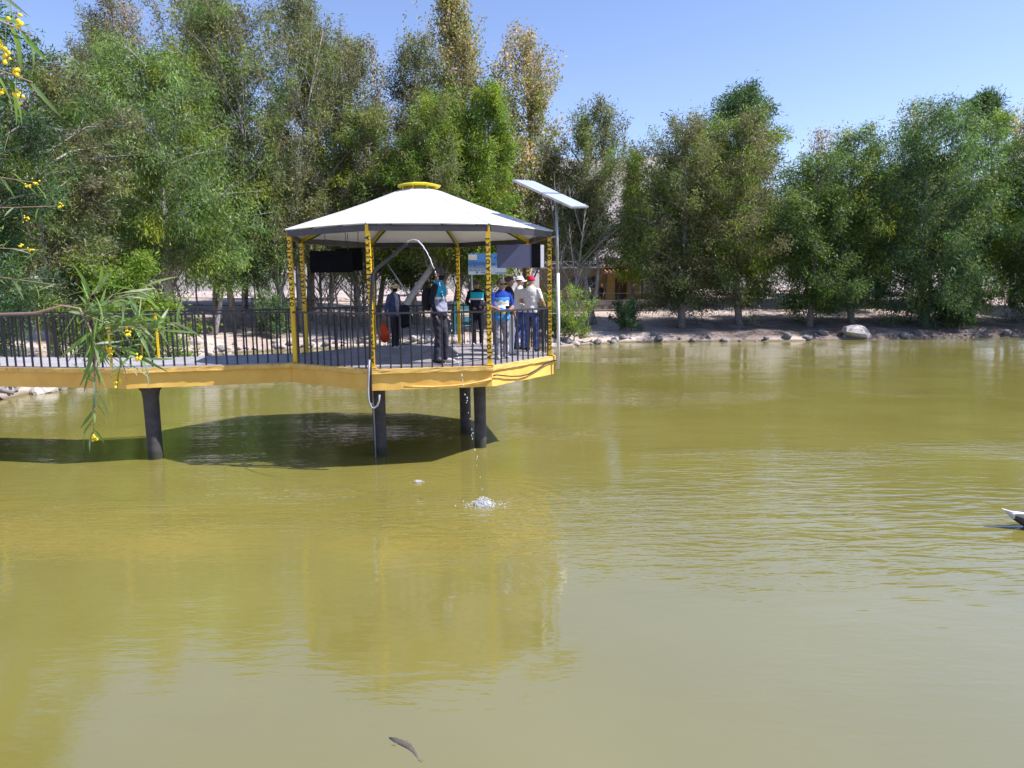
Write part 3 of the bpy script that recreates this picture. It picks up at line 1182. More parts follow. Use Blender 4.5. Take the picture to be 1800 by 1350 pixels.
# near acacia mass on the left bank
make_tree('acacia_tree', 'dense dark green acacia filling the left edge behind the footbridge', -17.0, 21.6, seed=11, H=13.5, cb=1.0, rad=3.3, profile='round', nlimb=70, ntwig=9, nleaf=66560,
          leaf=(0.19, 0.045), cols=TEAL + DARK + GREEN[:1], droop=0.2, trunk_r=0.22, spread=0.16, bark='bark_grey')
make_tree('acacia_tree', 'olive green acacia with grey bare twigs beside the left edge', -16.6, 25.6, seed=12, H=11.2, cb=2.4, rad=2.7, profile='round', nlimb=46, ntwig=9, nleaf=33280,
          leaf=(0.20, 0.05), cols=OLIVE + GREY, droop=0.25, trunk_r=0.18, spread=0.17, bark='bark_grey')
make_tree('acacia_bush', 'rounded bright green bush hanging over the water behind the footbridge', -14.75, 26.4, seed=13, H=4.5, cb=0.1, rad=2.35, profile='dome', nlimb=44, ntwig=8, nleaf=26880,
          leaf=(0.20, 0.045), cols=BRIGHT + BRIGHT[:2] + YEL[1:], droop=0.35, trunk_r=0.08, spread=0.15, cat='bush', multi=3)
# the lush tree left of the gazebo
make_tree('willow_tree', 'large lush green willowy tree on the bank left of the gazebo', -16.9, 34.6, seed=21, H=14.2, cb=4.0, rad=4.0, profile='round', nlimb=84, ntwig=9, nleaf=69296,
          leaf=LF, cols=LUSH + GREEN + YEL[:1], droop=0.75, trunk_r=0.22, spread=0.24, bark='bark_grey')
make_tree('willow_tree', 'yellow green willowy tree just left of the large lush tree', -21.2, 35.5, seed=22, H=13.2, cb=3.5, rad=2.9, profile='column', nlimb=56, ntwig=8, nleaf=35765,
          leaf=LF, cols=YEL + GREEN, droop=0.6, trunk_r=0.18, spread=0.24)
make_tree('eucalyptus_tree', 'tall thin purplish eucalyptus rising above the left trees', -22.2, 43.0, seed=23, H=21.5, cb=8, rad=2.1, profile='column', nlimb=44, ntwig=8, nleaf=16765,
          leaf=LF, cols=OLIVE + PINK[:1], droop=0.5, trunk_r=0.22, spread=0.22, up=0.9, shoots=14)
make_tree('eucalyptus_tree', 'upright grey green eucalyptus tree with its top near the large tree', -16.2, 41.5, seed=24, H=18.6, cb=4.5, rad=2.9, profile='column', nlimb=56, ntwig=8, nleaf=33530,
          leaf=LF, cols=GREY + LUSH[:1] + GREEN[:1], droop=0.5, trunk_r=0.2, spread=0.22, up=0.8, bark='bark_pale')
make_tree('eucalyptus_tree', 'tall olive brown tree with bare upswept shoots left of the roof', -12.4, 41.0, seed=25, H=18.6, cb=4.6, rad=3.5, profile='vase', nlimb=84, ntwig=9, nleaf=45406,
          leaf=(0.24, 0.058), cols=OLIVE + GREY[:1] + GREEN[:1], droop=0.25, trunk_r=0.24, spread=0.22, up=1.0, shoots=46, multi=2)
make_tree('poplar_tree', 'thin nearly leafless poplar in the gap left of the gazebo peak', -9.0, 47.5, seed=26, H=19.2, cb=7, rad=1.1, profile='cone', nlimb=40, ntwig=6, nleaf=2496,
          leaf=(0.16, 0.09), cols=PINK + OLIVE, droop=0.2, trunk_r=0.17, spread=0.18, up=1.6, bark='bark_pale', shoots=10)
make_tree('eucalyptus_tree', 'olive green rounded tree directly behind the left roof slope', -8.5, 43.0, seed=27, H=13.6, cb=3.5, rad=2.7, profile='round', nlimb=60, ntwig=9, nleaf=36883,
          leaf=LF, cols=OLIVE + GREEN + YEL[:1], droop=0.35, trunk_r=0.2, spread=0.22)
make_tree('eucalyptus_tree', 'shadowy dark tree low behind the gazebo roof peak', -5.9, 44.5, seed=28, H=11.4, cb=2.5, rad=3.0, profile='round', nlimb=56, ntwig=9, nleaf=33530,
          leaf=LF, cols=DARK + GREY[:1] + OLIVE[:1], droop=0.3, trunk_r=0.2, spread=0.22)
make_tree('willow_tree', 'bright green tree rising behind the gazebo peak', -3.9, 41.5, seed=29, H=13.8, cb=4.2, rad=2.8, profile='round', nlimb=70, ntwig=9, nleaf=51413,
          leaf=LF, cols=BRIGHT + YEL[1:2] + OLIVE[:1] + GREY[2:], droop=0.55, trunk_r=0.2, spread=0.22, up=0.9)
make_tree('poplar_tree', 'tallest poplar with orange tipped leaves behind the bright green tree', -3.75, 46.2, seed=30, H=21.2, cb=6.0, rad=3.3, profile='cone', nlimb=110, ntwig=8, nleaf=33181,
          leaf=(0.17, 0.10), cols=[(0.15, 0.19, 0.06), (0.18, 0.20, 0.08), (0.11, 0.15, 0.05), (0.20, 0.18, 0.10)], droop=0.1, trunk_r=0.22, spread=0.22, up=1.3, topcol=(ORANGE, 0.62), shoots=22, bark='bark_pale')
make_tree('willow_tree', 'bright green feathery tree behind the right roof slope', -0.95, 41.2, seed=31, H=14.2, cb=3.4, rad=2.0, profile='column', nlimb=66, ntwig=9, nleaf=42471,
          leaf=LF, cols=BRIGHT + YEL[:1] + GREEN[:1], droop=0.6, trunk_r=0.17, spread=0.20, up=0.9)
make_tree('poplar_tree', 'yellowing poplar with pinkish bare tips above the solar panels', 0.75, 46.0, seed=32, H=18.4, cb=5.0, rad=2.9, profile='column', nlimb=96, ntwig=8, nleaf=22353,
          leaf=(0.17, 0.10), cols=[(0.20, 0.20, 0.06), (0.26, 0.22, 0.09), (0.13, 0.16, 0.05), (0.30, 0.20, 0.12)], droop=0.1, trunk_r=0.2, spread=0.20, up=1.7, topcol=(PINK[0], 0.75), shoots=36, bark='bark_pale')
make_tree('eucalyptus_tree', 'grey olive tree with bare tips right of the solar panels', 5.2, 44.2, seed=33, H=13.6, cb=4.6, rad=2.5, profile='vase', nlimb=64, ntwig=9, nleaf=38000,
          leaf=(0.22, 0.055), cols=OLIVE + GREY + GREEN[:1], droop=0.3, trunk_r=0.2, spread=0.20, up=0.8, shoots=40, bark='bark_pale')
make_tree('willow_tree', 'narrow lime green tree beside the grey olive tree', 8.0, 46.5, seed=34, H=11.6, cb=3.0, rad=1.2, profile='cone', nlimb=40, ntwig=8, nleaf=16765,
          leaf=LF, cols=BRIGHT + YEL, droop=0.5, trunk_r=0.14, spread=0.2, up=0.8)
# right bank
make_tree('eucalyptus_tree', 'brownish olive tree at the start of the right bank', 10.3, 42.8, seed=41, H=12.6, cb=1.5, rad=3.2, profile='round', nlimb=66, ntwig=9, nleaf=46080,
          leaf=LF, cols=OLIVE + DARK[:1] + GREEN[:1], droop=0.4, trunk_r=0.22, spread=0.24)
make_tree('eucalyptus_tree', 'yellowish olive tree below the dark pine on the right bank', 14.0, 43.2, seed=42, H=13.0, cb=1.6, rad=3.3, profile='round', nlimb=66, ntwig=9, nleaf=46080,
          leaf=LF, cols=YEL[1:] + OLIVE, droop=0.4, trunk_r=0.2, spread=0.24)
make_tree('pine_tree', 'dark pine crown rising above the right bank trees', 18.2, 57.0, seed=43, H=18.0, cb=8.5, rad=3.0, profile='round', nlimb=50, ntwig=9, nleaf=25600,
          leaf=(0.34, 0.08), cols=DARK + TEAL, droop=0.1, trunk_r=0.25, spread=0.26)
make_tree('eucalyptus_tree', 'shaded dark green tree in the middle of the right bank', 18.0, 42.6, seed=44, H=10.6, cb=1.1, rad=3.0, profile='round', nlimb=56, ntwig=9, nleaf=35840,
          leaf=LF, cols=DARK + GREEN, droop=0.4, trunk_r=0.18, spread=0.24)
make_tree('willow_tree', 'mid green tree left of the biggest right bank tree', 21.2, 43.8, seed=45, H=12.4, cb=1.5, rad=2.9, profile='round', nlimb=56, ntwig=9, nleaf=35840,
          leaf=LF, cols=GREEN + YEL[:1] + DARK[:1], droop=0.5, trunk_r=0.18, spread=0.24)
make_tree('willow_tree', 'biggest blue green tree on the right bank hanging to the shore', 25.4, 43.0, seed=46, H=13.6, cb=1.0, rad=4.2, profile='round', nlimb=86, ntwig=9, nleaf=64000,
          leaf=LF, cols=TEAL + LUSH + DARK[:1], droop=0.7, trunk_r=0.25, spread=0.25)
make_tree('willow_tree', 'yellow green tree at the right flank of the biggest tree', 29.0, 44.6, seed=47, H=13.0, cb=1.4, rad=2.2, profile='round', nlimb=46, ntwig=8, nleaf=25600,
          leaf=LF, cols=YEL + BRIGHT, droop=0.5, trunk_r=0.16, spread=0.22)
make_tree('willow_tree', 'dark green tree cut by the right edge of the picture', 32.2, 42.8, seed=48, H=12.6, cb=1.0, rad=3.8, profile='round', nlimb=70, ntwig=9, nleaf=46080,
          leaf=LF, cols=DARK + TEAL + GREEN, droop=0.5, trunk_r=0.22, spread=0.25)
bare = []
for i, (x, y, H, lab) in enumerate(((24.0, 56.0, 14.8, 'pinkish bare poplar behind the mid green right bank tree'), (32.3, 58.0, 17.2, 'tallest pinkish bare poplar behind the biggest right bank tree'),
                                    (39.8, 57.5, 15.6, 'pinkish bare poplar near the right edge of the picture'), (43.2, 60.0, 17.0, 'pinkish bare poplar at the far right corner of the grove'))):
    if i in (0, 1):
        bare.append(make_tree('poplar_tree', lab, x, y, seed=60 + i, H=H, cb=4, rad=2.0, profile='column', nlimb=60, ntwig=9, nleaf=5720,
                              leaf=(0.17, 0.10), cols=PINK + OLIVE[:1], droop=0.1, trunk_r=0.18, spread=0.2, up=1.7, shoots=30, bark='bark_pale', group='bare poplars behind the right bank'))
    else:
        copy_tree(bare[i - 2], lab, x, y, 1.05, 1.3 * i, 'bare poplars behind the right bank')
make_tree('pine_tree', 'small round dark pine top standing alone against the right sky', 40.2, 62.0, seed=64, H=19.0, cb=14.0, rad=1.7, profile='round', nlimb=30, ntwig=8, nleaf=7700,
          leaf=(0.34, 0.08), cols=DARK + TEAL, droop=0.1, trunk_r=0.22, spread=0.22)

# trees deeper in the grove, half hidden
proto = []
for i, (cols, H, bk) in enumerate(((DARK + OLIVE, 10.5, 'bark_grey'), (GREEN + GREY, 11.5, 'bark_pale'))):
    x, y = ((-26.0, 47.5), (-19.0, 50.5))[i]
    proto.append(make_tree('grove_tree', 'half hidden tree deep in the grove behind the left trees', x, y, seed=70 + i, H=H, cb=3.2, rad=3.4, profile='round', nlimb=58, ntwig=9, nleaf=38400,
                           leaf=(0.30, 0.075), cols=cols, droop=0.35, trunk_r=0.17, spread=0.28, bark=bk, group='half hidden trees behind the left trees'))
rs = random.Random(17)
spots = [(37.5, 43.2), (42.5, 43.0), (-32, 45), (-27.5, 40), (-30, 53), (-14.5, 57), (-2.2, 53), (13.5, 57), (17.5, 52.5), (22, 53), (27, 52), (31.5, 53), (36.5, 51.5), (41, 48),
         (46, 44), (25.5, 60), (13, 63), (35, 62), (-37, 50), (-6, 66), (5, 66)]
for i, (x, y) in enumerate(spots):
    where = 'left trees' if x < -9 else ('gazebo and yellow building' if x < 9 else 'right bank trees')
    copy_tree(proto[i % 2], 'half hidden tree deep in the grove behind the ' + where, x, y, rs.uniform(0.85, 1.12), rs.uniform(0, 6.28), 'half hidden trees behind the ' + where)

# tall eucalyptus trees closing the back of the left grove
tall = None
for i, (x, y, k, lab) in enumerate(((-26.5, 49.0, 1.20, 'tall pale barked eucalyptus at the back behind the left edge acacia'), (-19.8, 47.5, 1.14, 'tall pale barked eucalyptus at the back behind the large lush tree'),
                                    (-14.2, 50.0, 1.17, 'tall pale barked eucalyptus at the back behind the bare shooted tree'), (-6.0, 51.5, 1.02, 'tall pale barked eucalyptus at the back behind the gazebo peak'),
                                    (-10.6, 49.0, 0.98, 'tall pale barked eucalyptus at the back beside the leafless poplar'))):
    if tall is None:
        tall = make_tree('eucalyptus_tree', lab, x, y, seed=65, H=20.5, cb=5.5, rad=2.9, profile='column', nlimb=70, ntwig=9, nleaf=34000, leaf=(0.25, 0.06), cols=GREY + OLIVE + OLIVE, droop=0.4,
                         trunk_r=0.22, spread=0.24, up=0.9, shoots=16, bark='bark_pale', group='tall eucalyptus trees behind the left grove')
    else:
        copy_tree(tall, lab, x, y, k, 1.7 * i, 'tall eucalyptus trees behind the left grove')
# leafless twiggy trees between the trunks
bt = None
for i, (x, y, k, lab) in enumerate(((-14.6, 43.2, 1.0, 'leafless grey twiggy tree left of the gazebo behind the clearing'), (-11.9, 44.6, 1.1, 'leafless grey twiggy tree right behind the left black board'),
                                    (-9.3, 44.6, 1.0, 'leafless grey twiggy tree behind the front left gazebo post'), (-1.9, 43.4, 0.95, 'leafless grey twiggy tree above the blue information sign'),
                                    (3.1, 43.4, 1.0, 'leafless grey twiggy tree below the solar panels'), (-19.6, 40.5, 0.9, 'leafless grey twiggy tree behind the green bush'))):
    if bt is None:
        bt = make_tree('leafless_tree', lab, x, y, seed=66, H=8.8, cb=2.0, rad=2.3, profile='vase', nlimb=70, ntwig=14, nleaf=900, leaf=(0.16, 0.05), cols=PINK + GREY, droop=0.1, trunk_r=0.12, spread=0.15,
                       up=1.1, shoots=30, bark='bark_grey', group='leafless trees in the grove', twl=0.5, multi=2)
    else:
        copy_tree(bt, lab, x, y, k, 2.1 * i, 'leafless trees in the grove')

# thin trunks in the sandy clearing
def sapling(x, y, H, r, lean, bark, label, seed, nl=1500, cols=GREY, cb=None, rad=1.1, fork=1):
    return make_tree('slender_tree', label, x, y, bark=bark, seed=seed, H=H, cb=cb or H * 0.55, rad=rad, profile='round', nlimb=18, ntwig=6, nleaf=nl, leaf=(0.22, 0.05), cols=cols, droop=0.4, trunk_r=r,
                     spread=0.2, lean=lean, multi=fork)


sapling(-16.2, 42.6, 9, 0.11, (0.01, 0), 'bark_pale', 'slender white trunked tree behind the left railing', 81, 2500)
sapling(-11.3, 43.5, 8.5, 0.12, (0.0, 0), 'bark_pale', 'slender white trunked tree below the left black board', 82, 2500)
sapling(-16.4, 38.7, 6.5, 0.15, (0.12, 0), 'bark_grey', 'leaning grey trunked tree with light foliage behind the bridge railing', 83, 7000, LUSH, 2.6, 1.7)
sapling(-14.3, 40.2, 6.0, 0.07, (0.03, 0), 'bark', 'slim dark trunked young tree in the sandy clearing', 84, 5200, LUSH, 2.8, 1.6)
sapling(-17.8, 39.8, 7.0, 0.09, (-0.04, 0), 'bark', 'slim dark forked tree beside the leaning grey trunk', 85, 3000, GREEN, 3.4, 1.4, 2)
sapling(-9.9, 42.0, 7.0, 0.09, (-0.02, 0), 'bark', 'dark forked tree behind the front left gazebo post', 86, 4000, OLIVE, 3.0, 1.6, 2)
sapling(-12.9, 45.5, 8.0, 0.10, (0.01, 0), 'bark_pale', 'pale trunk standing just left of the black board', 87, 2500)
sapling(4.6, 43.6, 7.5, 0.17, (-0.02, 0), 'bark_pale', 'thick pale trunked tree in front of the yellow building', 88, 3500, GREY, 4.0, 1.6)
# big leaning bare trunk behind the woman
lt = tag(empty('leaning_trunk', (-6.9, 40.6, gz(-6.9, 40.6))), 'thick grey leaning tree trunk behind the gazebo interior', 'tree')
z0 = gz(-6.9, 40.6)
MB().tube([(0, 0, -0.3), (0.35, 0, 0.9), (1.1, 0.1, 2.2), (2.2, 0.2, 3.7), (3.2, 0.3, 5.6), (3.7, 0.4, 7.4)], [0.24, 0.21, 0.2, 0.18, 0.12, 0.03], 9).build('trunk', M['bark_grey'], lt, True)
mb = MB()
for p, q in (((2.2, 0.2, 3.7), (1.6, 0.3, 6.2)), ((1.1, 0.1, 2.2), (-0.3, 0.2, 4.4)), ((3.2, 0.3, 5.6), (4.6, 0.5, 7.0))):
    mb.tube([p, lerp(p, q, 0.5), q], [0.07, 0.05, 0.01], 5)
mb.build('branch', M['bark_grey'], lt, True)['kind'] = 'stuff'
rsn = np.random.RandomState(90)
n = 5000
P = np.array([2.6, 0.3, 6.6]) + rsn.normal(0, 1, (n, 3)) * np.array([1.4, 1.0, 0.9])
link('crown', leaf_mesh('crown', P, unit(rsn.normal(0, 1, (n, 3)) + np.array([0, 0, -0.6])), unit(rsn.normal(0, 1, (n, 3))), np.full(n, 0.24), np.full(n, 0.055),
                        np.array(OLIVE)[rsn.randint(0, 4, n)] * np.exp(rsn.normal(0, 0.25, (n, 1))), M['leaf']), lt)

# shrubs on the shore
for i, (x, y, H, r_, cols, lab) in enumerate((
        (3.15, 37.9, 3.0, 1.0, YEL + BRIGHT + GREY[:1], 'light green wispy shrub on the shore right of the gazebo corner'),
        (1.9, 38.9, 2.0, 0.9, GREEN + OLIVE, 'low green shrub at the shore behind the red capped person'),
        (6.9, 41.4, 1.9, 0.6, TEAL + DARK, 'small dark green conifer shrub right of the low stone wall'),
        (26.5, 42.0, 1.5, 1.0, DARK, 'low dark shrub under the biggest right bank tree'),
        (-13.3, 39.2, 2.4, 0.75, LUSH + TEAL, 'small drooping green shrub on the sand behind the bridge railing'))):
    make_tree('shrub', lab, x, y, seed=100 + i, H=H, cb=0.3, rad=r_, profile='vase' if i == 0 else 'dome', nlimb=30, ntwig=6, nleaf=4620, leaf=(0.20, 0.04), cols=cols, droop=0.1, trunk_r=0.05,
              spread=0.11, up=1.0, cat='shrub', multi=3)

# ------------------------------------------------------------------ rocks, logs and fences on the banks
rock_mats = [mat('pale_rock', (0.52, 0.47, 0.45), (0.36, 0.32, 0.30), 3, 0.9, bmp=0.5), mat('grey_rock', (0.27, 0.25, 0.25), (0.17, 0.155, 0.155), 3, 0.9, bmp=0.5)]
rock_meshes = []
for i in range(7):
    rr = np.random.RandomState(200 + i)
    bm = bmesh.new()
    bmesh.ops.create_icosphere(bm, subdivisions=2, radius=1.0)
    ax = rr.normal(0, 1, (7, 3))
    ax /= np.linalg.norm(ax, axis=1, keepdims=True)
    cut = rr.uniform(0.55, 0.9, 7)
    for v in bm.verts:
        p = np.array(v.co)
        for a, c in zip(ax, cut):
            d = p @ a
            if d > c: p = p - a * (d - c) * 0.9
        v.co = p * np.array([1.0, 0.8, 0.62]) * (1 + rr.normal(0, 0.02))
    me = bpy.data.meshes.new('rock')
    bm.to_mesh(me)
    bm.free()
    me.materials.append(rock_mats[i % 3 == 2])
    rock_meshes.append(me)
rs = random.Random(31)


def along(P, t):
    """point on a polyline by share of length"""
    P = [Vector((p[0], p[1], 0)) for p in P]
    Ls = [(P[i + 1] - P[i]).length for i in range(len(P) - 1)]
    d = t * sum(Ls)
    for i, l in enumerate(Ls):
        if d <= l or i == len(Ls) - 1:
            return P[i].lerp(P[i + 1], min(1, d / l))
        d -= l


stretches = [((6, 8), 24, 0.34, 'pale rock lining the waterline of the left bank below the footbridge', 'rocks of the left bank'),
             ((9, 13), 56, 0.26, 'small pale rock in the shoreline row behind the gazebo and bridge', 'rocks behind the gazebo'),
             ((13, 18), 56, 0.26, 'pale rock on the shore between gazebo corner and right bank', 'rocks right of the gazebo'),
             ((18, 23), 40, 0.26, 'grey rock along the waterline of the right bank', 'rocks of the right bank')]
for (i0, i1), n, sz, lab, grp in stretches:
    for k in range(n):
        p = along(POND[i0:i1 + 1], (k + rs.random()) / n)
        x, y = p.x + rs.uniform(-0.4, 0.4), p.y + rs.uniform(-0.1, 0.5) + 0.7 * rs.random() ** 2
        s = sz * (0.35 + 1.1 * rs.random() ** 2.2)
        o = link('rock', (rs.choice(rock_meshes) if i0 < 18 else rock_meshes[rs.choice((2, 5))]), None, (x, y, max(gz(x, y), -0.02) + s * 0.22), (rs.uniform(-0.3, 0.3), rs.uniform(-0.3, 0.3), rs.uniform(0, 6.28)), (s, s, s * rs.uniform(0.8, 1.2)))  # right bank takes only grey meshes, its tree shade put into their colour
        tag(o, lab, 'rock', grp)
o = link('boulder', rock_meshes[1], None, (19.9, 40.4, 0.40), (0.1, 0.1, 0.4), (1.15, 0.8, 0.75))
tag(o, 'large pale boulder at the water under the biggest right bank tree', 'boulder')
for i, (a, b, r, lab) in enumerate((((-15.9, 20.9, 0.35), (-14.7, 20.5, 0.22), 0.10, 'dark wet log lying on the left bank rocks'),
                                    ((-15.6, 21.6, 0.55), (-14.9, 20.9, 0.35), 0.07, 'grey weathered branch lying across the left bank rocks'),
                                    ((-8.3, 38.6, 0.45), (-6.6, 39.9, 0.55), 0.09, 'dark fallen log on the shore behind the woman'),
                                    ((3.7, 38.0, 0.4), (4.9, 39.2, 0.45), 0.06, 'dark driftwood stick on the shore right of the gazebo'))):
    m3 = lerp(a, b, 0.5)
    o = MB().tube([a, (m3[0] + 0.05, m3[1] - 0.08, m3[2] + 0.06), b], [r, r * 0.9, r * 0.6], 8).build('driftwood', M['bark'] if i != 1 else M['bark_grey'], None, True)
    tag(o, lab, 'log')


def rail_fence(pts, h, label, rails=(0.55, 0.98), step=2.2, r=0.022):
    x0, y0 = pts[0]
    t = tag(empty('park_fence', (x0, y0, gz(x0, y0))), label, 'fence')
    inv = Matrix.Translation((-x0, -y0, -gz(x0, y0)))
    L = sum(math.dist(pts[i], pts[i + 1]) for i in range(len(pts) - 1))
    n = int(L / step)
    q = []
    for i in range(n + 1):
        p = along(pts, i / n)
        z = gz(p.x, p.y)
        q.append((p.x, p.y, z))
        o = MB().tube([(p.x, p.y, z - 0.3), (p.x, p.y, z + h)], r * 1.4, 6).build('fence_post', M['black'], t)
        o.matrix_parent_inverse = inv
    for f in rails:
        o = MB().tube([(a, b, c + h * f) for a, b, c in q], r, 5).build('fence_rail', M['black'], t)
        o.matrix_parent_inverse = inv
    return t


rail_fence([(-24, 46.5), (-14, 47.5), (-6, 48)], 1.1, 'thin black rail fence across the clearing behind the bridge')
rail_fence([(-5.0, 45.0), (-1, 46.5), (3.0, 47.3)], 1.1, 'thin black rail fence below the blue sign')
rail_fence([(3.3, 51.2), (9.5, 51.5)], 1.15, 'dark rail fence along the terrace by the yellow building', (0.95,))

# ------------------------------------------------------------------ terrace, yellow building and far things
M['adobe'] = worn('yellow_plaster', (0.52, 0.40, 0.17), (0.42, 0.33, 0.15), (0.46, 0.37, 0.25), 0.9, 0.6)
M['stone_wall'] = mat('grey_stone_wall', (0.30, 0.27, 0.27), (0.18, 0.165, 0.165), 4, 0.95, bmp=0.6)
M['terracotta'] = mat('terracotta_tiles', (0.50, 0.24, 0.15), (0.38, 0.17, 0.11), 4, 0.85)
M['shade_wood'] = mat('dark_brown_wood', (0.07, 0.045, 0.035), (0.11, 0.07, 0.05), 5, 0.8)
M['tin'] = mat('pale_tin_roof', (0.62, 0.63, 0.68), (0.50, 0.51, 0.56), 3, 0.5)
M['window'] = mat('dark_window', (0.02, 0.022, 0.028), None, 3, 0.15)
w = tag(empty('terrace_wall', (6.0, 50.2, 1.2)), 'low grey stone wall below the terrace right of the gazebo', 'wall')
rs = random.Random(77)
for row in range(3):
    x = 2.2 + 0.25 * (row % 2)
    while x < 10.2:
        L = rs.uniform(0.45, 0.8)
        MB().box((x + L / 2 - 6.0, rs.uniform(-0.03, 0.03), 0.15 + row * 0.34), (L - 0.03, 0.34 + rs.uniform(-0.03, 0.03), 0.32)).build('stone', M['stone_wall'], w)
        x += L
hb = tag(empty('yellow_building', (5.2, 56.5, gz(5.2, 56.5))), 'yellow plastered building with a pale tin canopy right of the gazebo', 'building')
MB().box((0, 1.0, 1.2), (5.6, 2.0, 3.0)).build('wall', M['adobe'], hb)
for x in (-1.9, 1.2):
    wd = MB().box((x, -0.03, 1.45), (0.9, 0.05, 0.9)).build('window', M['window'], hb)
    MB().box((x, -0.05, 0.95), (1.05, 0.10, 0.08)).build('sill', M['white'], wd)
MB().box((0.0, -0.035, 0.95), (0.85, 0.06, 1.9)).build('door', M['shade_wood'], hb)
rf = MB().bar((-3.2, -1.0, 2.55), (3.2, -1.0, 2.55), 3.6, 0.10).build('canopy_roof', M['tin'], hb)
for i in range(9):
    x = -3.1 + i * 0.775
    MB().bar((x, -2.75, 2.62), (x + 0.39, -2.75, 2.98), 0.04, 0.04).build('truss_web', M['white'], rf)
    if i < 8: MB().bar((x + 0.39, -2.75, 2.98), (x + 0.775, -2.75, 2.62), 0.04, 0.04).build('truss_web', M['white'], rf)
MB().bar((-3.2, -2.75, 3.0), (3.2, -2.75, 3.0), 0.05, 0.05).build('truss_chord', M['white'], rf)
MB().prism([(-3.1, -0.2), (3.1, -0.2), (3.1, 2.2), (-3.1, 2.2)], 2.72, 2.9).build('roof', M['beam'], hb)
for x in (-3.0, 3.0): MB().bar((x, -2.6, 0), (x, -2.6, 2.5), 0.09, 0.09).build('canopy_post', M['shade_wood'], hb)

kb = tag(empty('kiosk_building', (9.9, 55.0, gz(9.9, 55.0))), 'small building with a terracotta roof and shaded veranda behind the right trees', 'building')
MB().box((0, 1.2, 1.25), (5.0, 2.4, 2.9)).build('wall', M['adobe'], kb)
MB().box((0.9, -0.02, 1.3), (1.7, 0.05, 1.1)).build('window', M['white'], kb)
MB().box((-1.4, -0.02, 0.95), (0.9, 0.05, 1.9)).build('door', M['shade_wood'], kb)
tl = MB().add([(-2.9, -1.5, 2.35), (2.9, -1.5, 2.35), (2.9, 1.2, 3.5), (-2.9, 1.2, 3.5), (-2.9, 2.9, 2.6), (2.9, 2.9, 2.6), (-2.9, -1.5, 2.22), (2.9, -1.5, 2.22), (2.9, 2.9, 2.45), (-2.9, 2.9, 2.45)],
              [(0, 1, 2, 3), (3, 2, 5, 4), (6, 9, 8, 7), (0, 6, 7, 1), (4, 5, 8, 9), (1, 7, 8, 5, 2), (0, 3, 4, 9, 6)]).build('roof', M['terracotta'], kb)
for i in range(19):
    x = -2.8 + i * 0.311
    MB().tube([(x, -1.53, 2.37), (x, 1.2, 3.53)], 0.085, 6).build('roof_tile_row', M['terracotta'], tl)
for x in (-2.7, 0, 2.7): MB().bar((x, -1.4, 0), (x, -1.4, 2.25), 0.13, 0.13).build('veranda_post', M['shade_wood'], kb)

# blue information sign on the bank
m, nt, b = newmat('sign_print')
tc = nt.nodes.new('ShaderNodeTexCoord')
sx = nt.nodes.new('ShaderNodeSeparateXYZ')
nt.links.new(tc.outputs['Object'], sx.inputs[0])
r = nt.nodes.new('ShaderNodeValToRGB')
r.color_ramp.elements[0].position = 0.30
r.color_ramp.elements[0].color = (0.42, 0.47, 0.55, 1)
r.color_ramp.elements[1].position = 0.46
r.color_ramp.elements[1].color = (0.055, 0.20, 0.46, 1)
mr = nt.nodes.new('ShaderNodeMapRange')
mr.inputs[1].default_value = -0.55
mr.inputs[2].default_value = 0.55
nt.links.new(sx.outputs[2], mr.inputs[0])
nt.links.new(mr.outputs[0], r.inputs[0])
nt.links.new(r.outputs[0], b.inputs['Base Color'])
b.inputs['Roughness'].default_value = 0.4
M['sign'] = m
M['sign_navy'] = mat('sign_navy', (0.02, 0.055, 0.20), None, 4, 0.5)
M['sign_pale'] = mat('sign_pale', (0.62, 0.62, 0.55), (0.5, 0.42, 0.3), 3, 0.5)
sg = tag(empty('information_sign', (-1.28, 38.7, gz(-1.28, 38.7))), 'blue and white information sign standing on the bank behind the gazebo', 'sign')
zc = 4.42 - gz(-1.28, 38.7)
face = MB().box((0, 0, 0), (2.05, 0.05, 1.12)).build('panel', M['sign'], sg, loc=(0, 0, zc))
MB().box((-0.78, -0.03, 0.36), (0.46, 0.012, 0.28)).build('crest', M['sign_pale'], face)
mb = MB()
rs = random.Random(3)
for i in range(7):
    x = -0.98
    while x < 0.05:
        L = rs.uniform(0.08, 0.22)
        mb.box((x + L / 2, -0.028, 0.10 - i * 0.072), (L, 0.008, 0.026))
        x += L + 0.04
mb.build('text_lines', M['sign_navy'], face)['kind'] = 'stuff'
mb = MB().box((-0.55, -0.028, -0.44), (0.09, 0.008, 0.09)).box((-0.1, -0.028, -0.44), (0.5, 0.008, 0.03)).box((0.35, -0.028, 0.0), (0.22, 0.008, 0.05)).box((0.6, -0.028, 0.34), (0.4, 0.008, 0.05)).box((0.75, -0.028, -0.48), (0.6, 0.008, 0.03))
mb.build('print_marks', M['sign_navy'], face)['kind'] = 'stuff'
for x in (-0.85, 0.85): MB().tube([(x, 0.06, -0.3), (x, 0.06, zc + 0.6)], 0.045, 8).build('sign_post', M['galv'], sg)

